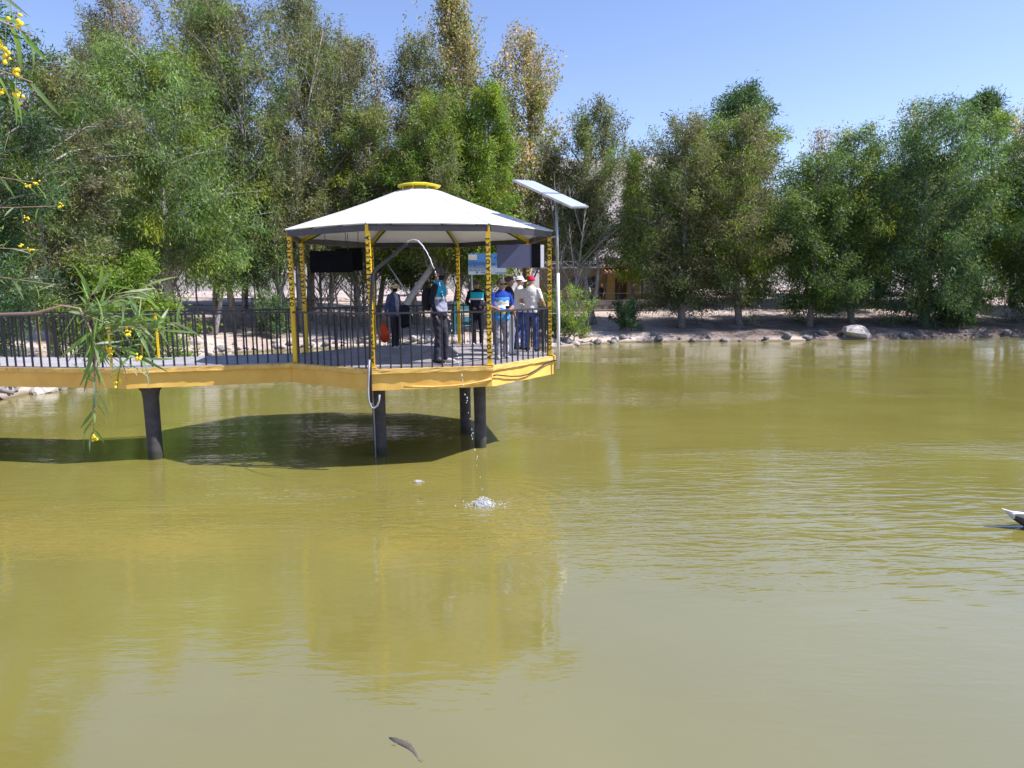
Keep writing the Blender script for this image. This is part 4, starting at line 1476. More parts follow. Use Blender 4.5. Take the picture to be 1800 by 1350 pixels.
# turquoise play frame near the fence
M['turq'] = mat('turquoise_paint', (0.10, 0.52, 0.55), (0.08, 0.42, 0.46), 4, 0.5)
pf = tag(empty('play_frame', (-2.75, 40.6, gz(-2.75, 40.6))), 'pale turquoise metal frame on the bank left of the blue sign', 'play frame')
for x, y in ((-0.5, 0), (0.5, 0), (-0.5, 0.8), (0.5, 0.8)): MB().tube([(x, y, -0.2), (x, y, 1.9)], 0.03, 6).build('upright', M['turq'], pf)
for z in (0.5, 1.1, 1.85): MB().tube([(-0.5, 0, z), (0.5, 0, z)], 0.025, 6).build('bar', M['turq'], pf)
MB().box((0.2, 0.3, 1.55), (0.7, 0.5, 0.28)).build('seat_box', M['turq'], pf)
MB().box((0.2, 0.3, 0.85), (0.7, 0.5, 0.24)).build('seat_box', M['turq'], pf)

# ------------------------------------------------------------------ foreground acacia: leaves close to the camera
fa = tag(empty('foreground_acacia', (-4.9, 3.0, gz(-4.9, 3.0))), 'near acacia with long narrow leaves and yellow blossoms reaching in from the left', 'tree')
z0 = gz(-4.9, 3.0)
FINV = Matrix.Translation((4.9, -3.0, -z0))


def fpart(o):
    o.matrix_parent_inverse = FINV
    return o


fpart(MB().tube([(-4.9, 3.0, z0 - 0.3), (-4.8, 3.0, z0 + 1.0), (-4.5, 3.0, z0 + 2.2), (-4.3, 3.2, z0 + 3.6), (-4.2, 3.3, z0 + 5.0)], [0.17, 0.14, 0.12, 0.08, 0.03], 10).build('trunk', M['bark'], fa, True))
M['twig'] = mat('reddish_twig', (0.34, 0.22, 0.18), (0.24, 0.17, 0.13), 9, 0.6)
M['blossom'] = mat('yellow_blossom', (0.88, 0.70, 0.04), (0.78, 0.58, 0.03), 20, 0.9)
ml, nt, b = newmat('acacia_leaf')
oi = nt.nodes.new('ShaderNodeObjectInfo')
rp = nt.nodes.new('ShaderNodeValToRGB')
rp.color_ramp.elements[0].color = (0.19, 0.27, 0.12, 1)
rp.color_ramp.elements[1].color = (0.38, 0.44, 0.30, 1)
e = rp.color_ramp.elements.new(0.35)
e.color = (0.15, 0.27, 0.05, 1)
e = rp.color_ramp.elements.new(0.7)
e.color = (0.22, 0.29, 0.18, 1)
nt.links.new(oi.outputs['Random'], rp.inputs[0])
nt.links.new(rp.outputs[0], b.inputs['Base Color'])
b.inputs['Roughness'].default_value = 0.42
t = nt.nodes.new('ShaderNodeBsdfTranslucent')
nt.links.new(mixc(nt, rp.outputs[0], (1.3, 1.5, 0.5), 1.0, 'MULTIPLY'), t.inputs[0])
mx = nt.nodes.new('ShaderNodeMixShader')
mx.inputs[0].default_value = 0.45
nt.links.new(b.outputs[0], mx.inputs[1])
nt.links.new(t.outputs[0], mx.inputs[2])
nt.links.new(mx.outputs[0], nt.nodes['Material Output'].inputs[0])
M['fleaf'] = ml


def blade_mesh(curl, side):
    """a 1 m long narrow sickle shaped leaf, two rows of quads folded at the midrib"""
    prof = [(0, 0.006), (0.12, 0.028), (0.32, 0.043), (0.55, 0.041), (0.78, 0.026), (0.93, 0.010), (1.0, 0.001)]
    V, F = [], []
    for s, w in prof:
        y = side * 0.16 * s * s
        z = -curl * s * s
        V += [(s, y - w, z + w * 0.35), (s, y, z), (s, y + w, z + w * 0.35)]
    for i in range(len(prof) - 1):
        o = i * 3
        F += [(o, o + 3, o + 4, o + 1), (o + 1, o + 4, o + 5, o + 2)]
    return MB().add(V, F).mesh('leaf', M['fleaf'], True)


BLADES = [blade_mesh(c, s) for c, s in ((0.15, 0.7), (0.35, -0.9), (0.05, 0.4), (0.5, 0.6), (0.25, -0.5))]
rs = random.Random(12)


def hang_leaf(parent, p, d, L):
    d = Vector(d).normalized()
    q = d.to_track_quat('X', 'Z')
    o = link('leaf', rs.choice(BLADES), parent)
    o.rotation_mode = 'QUATERNION'
    o.location = p
    from mathutils import Quaternion
    o.rotation_quaternion = q @ Quaternion((1, 0, 0), rs.uniform(-1.6, 1.6))
    wd = rs.uniform(0.95, 1.45)
    o.scale = (L, L * wd, L)


def blossom(parent, c, n=8, s=0.010):
    mb = MB()
    for i in range(n):
        mb.ball((c[0] + rs.gauss(0, s), c[1] + rs.gauss(0, s), c[2] + rs.gauss(0, s * 1.1)), rs.uniform(0.004, 0.007), 8, 6)
    o = mb.build('blossom', M['blossom'], parent, True)
    o['kind'] = 'stuff'
    return o


def sprig(pts, r0, leaves, Lr, blos=(), droop=0.5, s0=0.2, spread=0.6, bias=(0, 0, 0)):
    br_ = fpart(MB().tube(pts, [r0 * (1 - 0.75 * i / (len(pts) - 1)) for i in range(len(pts))], 6).build('branch', M['twig'], fa, True))
    P = [Vector(p) for p in pts]
    Ls = [(P[i + 1] - P[i]).length for i in range(len(P) - 1)]
    for k in range(leaves):
        d = (s0 + (1 - s0) * (k + rs.random()) / leaves) * sum(Ls)
        for i, l in enumerate(Ls):
            if d <= l or i == len(Ls) - 1:
                p = P[i].lerp(P[i + 1], min(1, d / l))
                t = (P[i + 1] - P[i]).normalized()
                break
            d -= l
        v = t * 0.5 + Vector((rs.gauss(0, spread), rs.gauss(0, spread), rs.gauss(0, spread) - droop)) + Vector(bias)
        hang_leaf(br_, p, v, rs.uniform(*Lr))
    for c in blos: blossom(br_, c)
    return br_


# the main branch at rail height and its dense tuft
sprig([(-4.6, 3.0, 2.75), (-3.4, 3.0, 2.98), (-2.4, 3.0, 3.055), (-2.02, 3.0, 3.062), (-1.90, 3.0, 3.092), (-1.83, 3.0, 3.08), (-1.79, 3.0, 2.99), (-1.775, 3.0, 2.90)], 0.0090, 5, (0.14, 0.2), s0=0.93)
tuft = [(-1.80, 3.0, 3.05)]
for k, (dx, dy, dz, n) in enumerate(((0.28, -0.05, 0.09, 20), (0.20, 0.10, 0.15, 18), (0.31, 0.04, 0.00, 20), (0.25, 0.02, -0.09, 17), (0.15, -0.12, 0.11, 16), (0.12, 0.15, 0.02, 15), (0.17, 0.0, -0.16, 11), (0.34, 0.10, 0.06, 15), (0.09, -0.1, -0.11, 9))):
    a = (-1.80 + rs.uniform(-0.02, 0.02), 3.0, 3.04 - 0.03 * (k % 4))
    m_ = (a[0] + dx * 0.5, a[1] + dy * 0.5, a[2] + dz * 0.7 + 0.02)
    b_ = (a[0] + dx, a[1] + dy, a[2] + dz)
    sprig([a, m_, b_], 0.004, n, (0.09, 0.155), [(-1.62, 2.98, 2.985)] if k == 2 else (), droop=0.05, spread=0.5, s0=0.05)
# the hanging twig with blossoms at its end
sprig([(-1.775, 3.0, 2.90), (-1.79, 3.0, 2.80), (-1.80, 3.0, 2.70), (-1.81, 3.0, 2.60), (-1.822, 3.0, 2.535)], 0.0055, 17, (0.09, 0.15), [(-1.825, 3.0, 2.525), (-1.70, 3.0, 2.76), (-1.72, 3.0, 2.90), (-1.60, 3.0, 2.86)],
      droop=0.15, spread=0.65, s0=0.02)
# top left sprigs
for k, (a, m_, b_, n, bl) in enumerate((
        ((-3.2, 2.2, 4.3), (-1.9, 2.2, 4.12), (-1.40, 2.2, 3.90), 25, [(-1.50, 2.2, 3.84), (-1.47, 2.2, 3.80)]),
        ((-3.2, 2.2, 4.0), (-1.9, 2.2, 3.95), (-1.42, 2.2, 3.77), 25, [(-1.47, 2.2, 3.735), (-1.52, 2.2, 3.74), (-1.51, 2.2, 3.88)]),
        ((-3.2, 2.2, 4.5), (-2.0, 2.2, 4.30), (-1.45, 2.2, 4.02), 22, [(-1.44, 2.2, 3.94)]))):
    sprig([a, m_, b_], 0.007, n, (0.10, 0.17), bl, droop=0.45, spread=0.5, s0=0.62)
# two sprigs further back at the left edge
for k, (a, m_, b_, n, bl) in enumerate((
        ((-5.2, 5.0, 4.4), (-4.2, 5.0, 4.05), (-3.28, 5.0, 3.90), 17, [(-3.27, 5.0, 3.90), (-3.33, 5.0, 3.89)]),
        ((-5.2, 5.0, 3.8), (-4.1, 5.0, 3.72), (-3.15, 5.0, 3.74), 12, [(-3.12, 5.0, 3.74), (-3.36, 5.0, 3.66)]),
        ((-5.2, 5.0, 3.5), (-4.2, 5.0, 3.50), (-3.30, 5.0, 3.44), 16, [(-3.36, 5.0, 3.45), (-3.42, 5.0, 3.47)]),
        ((-5.2, 5.0, 3.2), (-4.2, 5.0, 3.35), (-3.20, 5.0, 3.20), 13, []))):
    sprig([a, m_, b_], 0.008, n, (0.10, 0.17), bl, droop=0.25, spread=0.7, s0=0.5)
# the rest of its crown, beside the viewer
rsn = np.random.RandomState(7)
n = 9000
P = np.array([-4.7, 3.2, z0 + 3.9]) + rsn.normal(0, 1, (n, 3)) * np.array([0.42, 0.8, 0.9])
P = P[(P[:, 0] < -0.98 * P[:, 1] - 0.5) & (P[:, 2] > z0 + 1.8)]
n = len(P)
cr = link('crown', leaf_mesh('crown', P, unit(rsn.normal(0, 0.6, (n, 3)) + np.array([0, 0, -0.5])), unit(rsn.normal(0, 1, (n, 3))), rsn.uniform(0.12, 0.2, n), rsn.uniform(0.018, 0.028, n),
                             np.array(LUSH)[rsn.randint(0, 3, n)] * np.exp(rsn.normal(0, 0.25, (n, 1))), M['leaf']), fa)
cr.matrix_parent_inverse = FINV
cr['kind'] = 'stuff'

# ------------------------------------------------------------------ people
def pm(name, c, c2=None, rough=0.85, scale=9):
    return mat(name, c, c2 or tuple(q * 0.72 for q in c), scale, rough, bmp=0.15, spec=0.25)


CL = {
    'skin': mat('brown_skin', (0.34, 0.185, 0.115), (0.29, 0.155, 0.095), 8, 0.5),
    'skin_light': mat('light_brown_skin', (0.46, 0.27, 0.19), (0.40, 0.23, 0.16), 8, 0.5),
    'hair': mat('black_hair', (0.012, 0.010, 0.010), (0.03, 0.022, 0.02), 30, 0.5),
    'black': pm('black_cloth', (0.014, 0.014, 0.020)),
    'mask': pm('black_mask', (0.008, 0.008, 0.010)),
    'denim': pm('denim_blue_jacket', (0.075, 0.10, 0.19)),
    'lavender': pm('pale_grey_shirt', (0.42, 0.43, 0.54)),
    'olive': pm('dark_olive_trousers', (0.045, 0.043, 0.048)),
    'white': pm('white_cloth', (0.78, 0.76, 0.76), (0.68, 0.66, 0.66)),
    'cream': pm('cream_visor', (0.72, 0.58, 0.36), (0.62, 0.48, 0.30)),
    'turq': pm('turquoise_cloth', (0.02, 0.33, 0.48), (0.02, 0.25, 0.38)),
    'aqua': pm('aqua_cloth', (0.02, 0.50, 0.58), (0.02, 0.40, 0.48)),
    'greyv': pm('grey_violet_cloth', (0.33, 0.33, 0.43)),
    'navy': pm('dark_navy_cloth', (0.022, 0.024, 0.045)),
    'trouser': pm('dark_worn_trousers', (0.020, 0.020, 0.030), (0.050, 0.050, 0.075), scale=5),
    'jeans': pm('blue_jeans', (0.035, 0.065, 0.21), (0.09, 0.13, 0.32)),
    'greyjean': pm('grey_jeans', (0.20, 0.19, 0.23), (0.36, 0.35, 0.40)),
    'royal': pm('royal_blue_cloth', (0.02, 0.06, 0.40)),
    'sky': pm('light_blue_cloth', (0.08, 0.32, 0.66)),
    'gold': pm('yellow_print', (0.62, 0.42, 0.06)),
    'browncap': pm('dark_brown_cap', (0.06, 0.042, 0.045), (0.11, 0.08, 0.08), scale=22),
    'olivecap': pm('olive_cap', (0.13, 0.10, 0.035)),
    'peach': pm('peach_brim', (0.62, 0.42, 0.36)),
    'crimson': pm('crimson_cap', (0.52, 0.012, 0.07), (0.42, 0.01, 0.06)),
    'red': pm('red_cloth', (0.50, 0.03, 0.03)),
    'pink': pm('pink_cloth', (0.55, 0.18, 0.30)),
    'orange': pm('orange_plastic_bag', (0.66, 0.075, 0.012), (0.50, 0.045, 0.01), 0.4, 14),
    'shoe': pm('white_shoes', (0.60, 0.56, 0.56)),
    'darkshoe': pm('dark_shoes', (0.03, 0.028, 0.03)),
    'eye': mat('dark_eye', (0.01, 0.008, 0.008), None, 5, 0.2),
}


def person(label, loc, height, rz, mats, elbows, wrists, feet=((0.10, 0.02), (-0.10, -0.02)), cap=None, brim=None, capdir=0.0, mask=None, hair=True, skin='skin',
           lean=0.0, tilt=0.0, turn=0.0, bulk=1.0, sleeve='long', voxel=0.011, visor=False, jacket=0.0, hairlong=0.0, group=None, shade=None):
    """one continuous figure facing local +Y; mats(key, centre) names the cloth of a face"""
    s = height / 1.70
    mb = MB()
    segs = []

    def limb(key, pts, rads, n=12, flat=1.0):
        # rounded ends so that neighbouring pieces melt together
        P = [Vector(p) for p in pts]
        d0, d1 = (P[0] - P[1]).normalized(), (P[-1] - P[-2]).normalized()
        PP = [P[0] + d0 * rads[0] * 0.9, P[0] + d0 * rads[0] * 0.55] + P + [P[-1] + d1 * rads[-1] * 0.55, P[-1] + d1 * rads[-1] * 0.9]
        RR = [rads[0] * 0.25, rads[0] * 0.8] + list(rads) + [rads[-1] * 0.8, rads[-1] * 0.25]
        mb.tube([tuple(p) for p in PP], RR, n, True, flat)
        for i in range(len(P) - 1):
            segs.append((key, np.array(P[i]), np.array(P[i + 1]), (rads[i] + rads[i + 1]) / 2))

    ly = lean
    # torso as stacked ovals
    ov = [(0.80, 0.130, 0.095), (0.88, 0.168 * bulk, 0.122 * bulk), (0.96, 0.166 * bulk, 0.122 * bulk), (1.06, 0.150 * bulk, 0.112 * bulk), (1.18, 0.160 * bulk, 0.118 * bulk), (1.30, 0.178 * bulk, 0.124 * bulk),
          (1.38, 0.180 * bulk, 0.115), (1.43, 0.150, 0.095), (1.47, 0.085, 0.075), (1.50, 0.05, 0.05)]
    if jacket: ov[1] = (0.86, 0.178 * bulk + jacket, 0.130 * bulk + jacket); ov[2] = (0.96, 0.176 * bulk + jacket, 0.130 * bulk + jacket); ov[3] = (1.06, 0.165 * bulk + jacket, 0.125 * bulk + jacket)
    n = 18
    V = []
    for z, a, b_ in ov:
        y0 = ly * (z - 0.8)
        for k in range(n):
            t = 2 * math.pi * k / n
            V.append((a * math.cos(t), y0 + b_ * math.sin(t), z))
    F = [(i * n + k, i * n + (k + 1) % n, (i + 1) * n + (k + 1) % n, (i + 1) * n + k) for i in range(len(ov) - 1) for k in range(n)]
    F += [tuple(range(n - 1, -1, -1)), tuple(range((len(ov) - 1) * n, len(ov) * n))]
    mb.add(V, F)
    top = ly * 0.65
    for sx_ in (-0.09, 0.0, 0.09): segs.append(('torso', np.array([sx_, 0, 0.86]), np.array([sx_, top, 1.42]), 0.10))
    for sgn, fp in ((1, feet[0]), (-1, feet[1])):
        hip = (0.088 * sgn, 0, 0.86)
        an = (fp[0], fp[1], 0.085)
        kn = ((hip[0] + an[0]) / 2 + 0.01 * sgn, (hip[1] + an[1]) / 2 + 0.035, 0.475)
        limb('leg', [hip, lerp(hip, kn, 0.5), kn, lerp(kn, an, 0.35), an], [0.088 * bulk, 0.080 * bulk, 0.064, 0.062, 0.052])
        limb('foot', [(an[0], an[1] - 0.035, 0.045), (an[0] + 0.01 * sgn, an[1] + 0.06, 0.043), (an[0] + 0.02 * sgn, an[1] + 0.155, 0.035)], [0.042, 0.044, 0.034], 10, 0.95)
    for sgn, el, wr in ((1, elbows[0], wrists[0]), (-1, elbows[1], wrists[1])):
        sh = (0.172 * sgn * bulk ** 0.5, top * 0.95, 1.395)
        limb('upper_arm', [sh, lerp(sh, el, 0.5), el], [0.062, 0.056, 0.047])
        limb('forearm', [el, lerp(el, wr, 0.45), wr], [0.046, 0.043, 0.033])
        d = (Vector(wr) - Vector(el)).normalized()
        side = d.cross(Vector((0, 1, 0.3))).normalized()
        nn = side.cross(d)
        pc = Vector(wr) + d * 0.055
        limb('hand', [tuple(Vector(wr)), tuple(pc)], [0.028, 0.036], 10, 0.55)
        for q in range(4):
            r0 = pc + d * 0.02 + side * (0.027 - 0.018 * q)
            L = (0.070, 0.078, 0.072, 0.056)[q]
            mid = r0 + d * L * 0.5 + nn * 0.012
            limb('hand', [tuple(r0), tuple(mid), tuple(mid + d * L * 0.38 + nn * 0.030)], [0.0095, 0.0085, 0.0075], 6)
        th = Vector(wr) + d * 0.02 + side * 0.03
        limb('hand', [tuple(th), tuple(th + d * 0.035 + side * 0.025 + nn * 0.01), tuple(th + d * 0.06 + side * 0.028 + nn * 0.03)], [0.012, 0.010, 0.008], 6)
    # neck and head
    hc = Vector((0.0, top + 0.020 + tilt * 0.05, 1.600))
    limb('neck', [(0, top, 1.45), (0, top + 0.008, 1.52)], [0.058, 0.054])
    Rh = Matrix.Rotation(turn, 3, 'Z') @ Matrix.Rotation(-tilt, 3, 'X')

    def hp(x, y, z):
        return tuple(hc + Rh @ Vector((x, y, z)))

    mb.ball(hp(0, -0.008, 0.022), (0.075, 0.094, 0.085), 14, 10, Rh.to_4x4())
    mb.ball(hp(0, 0.022, -0.040), (0.058, 0.068, 0.070), 12, 8, Rh.to_4x4())
    mb.tube([hp(0, 0.080, 0.018), hp(0, 0.098, -0.010), hp(0, 0.104, -0.026)], [0.007, 0.012, 0.016], 8)
    mb.ball(hp(0, 0.082, -0.056), (0.024, 0.012, 0.010), 8, 6, Rh.to_4x4())
    for sgn in (1, -1): mb.ball(hp(0.075 * sgn, -0.004, -0.008), (0.012, 0.020, 0.030), 8, 6, Rh.to_4x4())
    segs.append(('head', np.array(hp(0, 0, 0.03)), np.array(hp(0, 0.02, -0.05)), 0.075))
    me = mb.mesh('tmp', None)
    tmp = bpy.data.objects.new('tmp', me)
    COL.objects.link(tmp)
    md = tmp.modifiers.new('r', 'REMESH')
    md.mode = 'VOXEL'
    md.voxel_size = voxel
    sm = tmp.modifiers.new('s', 'SMOOTH')
    sm.factor = 0.4
    sm.iterations = 2
    bpy.context.view_layer.update()
    body = bpy.data.meshes.new_from_object(tmp.evaluated_get(bpy.context.evaluated_depsgraph_get()))
    bpy.data.objects.remove(tmp)
    body.name = 'body'
    nv = len(body.vertices)
    co = np.empty(nv * 3, np.float32)
    body.vertices.foreach_get('co', co)
    co = co.reshape(-1, 3)
    npoly = len(body.polygons)
    cen = np.empty(npoly * 3, np.float32)
    body.polygons.foreach_get('center', cen)
    cen = cen.reshape(-1, 3).astype(float)
    best = np.full(npoly, 1e9)
    key = np.zeros(npoly, int)
    names = []
    for k, a, b_, r in segs:
        if k not in names: names.append(k)
        ab = b_ - a
        t = np.clip(((cen - a) @ ab) / (ab @ ab + 1e-9), 0, 1)
        d = np.linalg.norm(cen - a - t[:, None] * ab, axis=1) - r
        m_ = d < best
        best[m_] = d[m_]
        key[m_] = names.index(k)
    rsn = np.random.RandomState(int(abs(loc[0]) * 1000) % 9999)
    # folds in the cloth
    fold = 0.0035 * (np.sin(co[:, 2] * 55 + 3 * np.sin(co[:, 0] * 22)) + np.sin(co[:, 2] * 31 + co[:, 1] * 40 + 1.0)) * np.clip((1.42 - co[:, 2]) * 6, 0, 1) * np.clip((co[:, 2] - 0.10) * 8, 0, 1)
    co2 = co.copy()
    rad = np.hypot(co[:, 0], co[:, 1]) + 1e-6
    co2[:, 0] += fold * co[:, 0] / rad
    co2[:, 1] += fold * co[:, 1] / rad
    co2[:, 2] = np.maximum(co2[:, 2], 0.004)
    body.vertices.foreach_set('co', (co2 * s).astype(np.float32).ravel())
    used = []
    mi = np.zeros(npoly, np.int32)
    for i in range(npoly):
        k = names[key[i]]
        nm = mats(k, cen[i])
        if nm is None: nm = skin
        if nm not in used: used.append(nm)
        mi[i] = used.index(nm)
    body.materials.clear()
    for nm in used: body.materials.append(CL[nm])
    body.polygons.foreach_set('material_index', mi)
    body.polygons.foreach_set('use_smooth', np.ones(npoly, bool))
    body.update()
    t = tag(empty('person', loc, rz), label, 'person', group)
    link('body', body, t)

    def child(name, b2, m_, smooth=True):
        b2.v = [v_ * s for v_ in b2.v]
        return b2.build(name, m_, t, smooth)

    if hair:
        b2 = MB()
        nu, nv_ = 14, 7
        V, F = [], []
        for j in range(nv_ + 1):
            ph = math.pi / 2 - j / nv_ * (1.75 + hairlong)
            for i in range(nu):
                a = 2 * math.pi * i / nu
                front = max(0.0, math.sin(a))
                z = max(math.sin(ph), -0.10 - 0.9 * (1 - front) - hairlong) if front < 0.35 else max(math.sin(ph), 0.32)
                c_ = math.cos(ph) if math.sin(ph) > -0.15 else 0.95
                V.append(hp(0.081 * c_ * math.cos(a), -0.010 + 0.100 * c_ * math.sin(a), 0.024 + 0.092 * z))
        for j in range(nv_):
            F += [(j * nu + i, (j + 1) * nu + i, (j + 1) * nu + (i + 1) % nu, j * nu + (i + 1) % nu) for i in range(nu)]
        child('hair', b2.add(V, F), CL['hair'])
    if cap:
        Rc = Rh @ Matrix.Rotation(capdir, 3, 'Z')

        def cp(x, y, z): return tuple(hc + Rc @ Vector((x, y, z)))

        if not visor:
            b2 = MB()
            nu, nv_ = 16, 6
            V, F = [], []
            for j in range(nv_ + 1):
                ph = math.pi / 2 * (1 - j / nv_ * 0.98)
                for i in range(nu):
                    a = 2 * math.pi * i / nu
                    V.append(cp(0.090 * math.cos(ph) ** 0.8 * math.cos(a), -0.010 + 0.108 * math.cos(ph) ** 0.8 * math.sin(a), 0.038 + 0.092 * math.sin(ph)))
            for j in range(nv_):
                F += [(j * nu + i, (j + 1) * nu + i, (j + 1) * nu + (i + 1) % nu, j * nu + (i + 1) % nu) for i in range(nu)]
            F.append(tuple(nv_ * nu + i for i in range(nu)))
            c_ = child('cap', b2.add(V, F), CL[cap])
        else:
            b2 = MB()
            nu = 16
            V, F = [], []
            for j, (z, f) in enumerate(((0.030, 1.0), (0.075, 0.97))):
                for i in range(nu):
                    a = 2 * math.pi * i / nu
                    V.append(cp(0.088 * f * math.cos(a), -0.008 + 0.106 * f * math.sin(a), z + 0.02 * max(0, math.sin(a))))
            F = [(i, (i + 1) % nu, nu + (i + 1) % nu, nu + i) for i in range(nu)]
            c_ = child('visor_band', b2.add(V, F), CL[cap])
        # brim with thickness
        b2 = MB()
        V = []
        na = 9
        ln = 0.085 if not visor else 0.125
        wd = 0.078 if not visor else 0.105
        for layer in (0.0, -0.006):
            for j in range(4):
                f = j / 3
                for i in range(na):
                    a = math.pi * (0.06 + 0.88 * i / (na - 1))
                    x = (0.086 + (wd - 0.086) * f) * math.cos(a)
                    y = 0.085 * math.sin(a) + ln * f * math.sin(a) ** 0.7
                    V.append(cp(x, y, 0.045 - 0.022 * f - 0.030 * (math.cos(a) ** 2) * f + layer))
        F = []
        o2 = 4 * na
        for j in range(3):
            for i in range(na - 1):
                q = (j * na + i, j * na + i + 1, (j + 1) * na + i + 1, (j + 1) * na + i)
                F.append(q)
                F.append(tuple(o2 + e_ for e_ in reversed(q)))
        for i in range(na - 1): F.append((3 * na + i, 3 * na + i + 1, o2 + 3 * na + i + 1, o2 + 3 * na + i))
        child('cap_brim', b2.add(V, F), CL[brim or cap])
    if mask:
        b2 = MB()
        V, F = [], []
        for j in range(6):
            z = -0.010 - 0.085 * j / 5
            for i in range(11):
                a = math.pi * (0.02 + 0.96 * i / 10)
                k_ = 1 - 0.20 * (j / 5) ** 2
                V.append(hp(0.078 * k_ * math.cos(a), 0.012 + (0.100 * k_ - 0.004 * j) * math.sin(a), z))
        for j in range(5):
            F += [(j * 11 + i, j * 11 + i + 1, (j + 1) * 11 + i + 1, (j + 1) * 11 + i) for i in range(10)]
        child('face_mask', b2.add(V, F), CL[mask])
    b2 = MB()
    for sgn in (1, -1): b2.ball(hp(0.030 * sgn, 0.080, 0.010), (0.013, 0.009, 0.007), 8, 6, Rh.to_4x4())
    child('eyes', b2, CL['eye'])['kind'] = 'stuff'
    return t, s, hp


RELAX_E = ((0.235, -0.01, 1.13), (-0.235, -0.01, 1.13))
RELAX_W = ((0.245, 0.06, 0.90), (-0.245, 0.06, 0.90))
DZ = ZD + 0.002


def woman_m(k, c):
    if k == 'torso':
        if c[1] > 0.055 and abs(c[0]) < 0.085 and c[2] > 0.90: return 'lavender'
        return 'denim' if c[2] > 0.84 else 'olive'
    return {'upper_arm': 'denim', 'forearm': 'denim', 'leg': 'olive' if c[2] < 0.84 else 'denim', 'foot': 'shoe'}.get(k)


person('woman in cream visor and denim jacket carrying bags behind the railing', (-2.66, 16.05, DZ), 1.46, R_(-118), woman_m, ((0.27, -0.04, 1.14), (-0.24, 0.0, 1.13)), ((0.32, -0.04, 0.90), (-0.25, 0.13, 0.98)),
       cap='cream', visor=True, mask='mask', jacket=0.012, bulk=1.05, hairlong=0.35)


def man_m(k, c):
    if k == 'torso':
        if c[2] > 1.20: return 'turq'
        if c[2] > 1.165: return 'white'
        if c[2] > 0.93: return 'greyv'
        return 'navy'
    if k == 'leg': return 'trouser'
    return {'upper_arm': 'black', 'forearm': 'black', 'foot': 'shoe' if c[0] < 0 else 'darkshoe', 'neck': 'turq' if c[2] < 1.50 else None}.get(k)


person('man in dark cap and turquoise and grey jacket standing at the front railing', (-1.31, 12.86, DZ), 1.70, R_(-106), man_m, ((0.245, -0.05, 1.13), (-0.24, -0.04, 1.13)), ((0.245, 0.04, 0.89), (-0.23, 0.05, 0.89)),
       feet=((0.09, -0.05), (-0.11, 0.06)), cap='browncap', mask='mask', jacket=0.008, bulk=1.06)


def m3_m(k, c):
    if k == 'torso':
        if c[2] > 1.40: return 'black'
        if c[2] > 1.245 and c[1] > 0: return 'aqua'
        if c[2] > 1.20 and c[1] > 0: return 'white'
        return 'navy' if c[2] > 0.9 else 'black'
    return {'upper_arm': 'black', 'forearm': 'black', 'leg': 'black', 'foot': 'shoe', 'neck': 'black'}.get(k)


person('person in olive cap and black jacket with aqua chest at the back railing', (-0.80, 16.55, DZ), 1.53, R_(185), m3_m, ((0.27, 0.02, 1.14), (-0.27, 0.02, 1.14)), ((0.10, 0.20, 1.02), (-0.12, 0.20, 1.04)),
       cap='olivecap', jacket=0.012, bulk=1.08)


def m4_m(k, c):
    if k == 'torso':
        if c[2] > 1.335: return 'royal'
        if c[1] < 0.02: return 'royal'
        w_ = 0.02 * math.sin(c[0] * 40)
        if c[2] > 1.255 + w_: return 'sky'
        if c[2] > 1.10 + w_: return 'white'
        if c[2] > 1.04: return 'royal' if c[0] < 0 else 'sky'
        if c[2] > 0.98 and abs(c[0]) < 0.09: return 'gold'
        return 'sky' if c[2] > 0.84 else 'greyjean'
    return {'upper_arm': 'royal', 'forearm': 'royal' if c[1] < 0.11 else None, 'leg': 'greyjean' if c[2] < 0.80 else 'sky', 'foot': 'shoe', 'neck': 'white'}.get(k)


person('person in patterned dark cap and blue and white jersey leaning on the railing', (-0.20, 13.55, DZ), 1.50, R_(200), m4_m, ((0.26, 0.06, 1.13), (-0.26, 0.06, 1.13)), ((0.13, 0.27, 1.06), (-0.12, 0.27, 1.06)),
       cap='browncap', jacket=0.016, bulk=1.06, tilt=-0.15, capdir=0.5, lean=0.06, feet=((0.10, 0.06), (-0.11, -0.06)))


def m5_m(k, c):
    return {'torso': 'navy' if c[2] > 0.9 else 'white', 'upper_arm': 'navy', 'forearm': None, 'leg': 'white', 'foot': 'shoe'}.get(k)


person('person with peach brimmed cap mostly hidden behind the blue jersey', (-0.05, 14.35, DZ), 1.56, R_(-75), m5_m, RELAX_E, RELAX_W, cap='browncap', brim='peach')


def tee_m(jean):
    def f(k, c):
        if k == 'torso': return 'white' if c[2] > 0.90 else jean
        if k == 'upper_arm': return 'white' if c[2] > 1.22 else None
        if k == 'leg': return jean
        if k == 'foot': return 'darkshoe'
        return None
    return f


person('person in white cap and white shirt beside the red capped person', (0.18, 15.45, DZ), 1.58, R_(-70), tee_m('jeans'), ((0.24, -0.03, 1.14), (-0.24, -0.03, 1.14)), ((0.16, 0.20, 1.10), (-0.16, 0.20, 1.10)),
       cap='white', skin='skin_light', feet=((0.10, 0.03), (-0.09, -0.07)))
person('person in crimson cap and white shirt seen from behind at the right railing', (0.42, 15.05, DZ), 1.58, R_(-22), tee_m('jeans'), ((0.27, 0.0, 1.15), (-0.25, 0.03, 1.15)), ((0.26, 0.20, 1.02), (-0.12, 0.24, 1.08)),
       cap='crimson', skin='skin_light', feet=((0.12, 0.0), (-0.10, 0.02)), bulk=1.04)

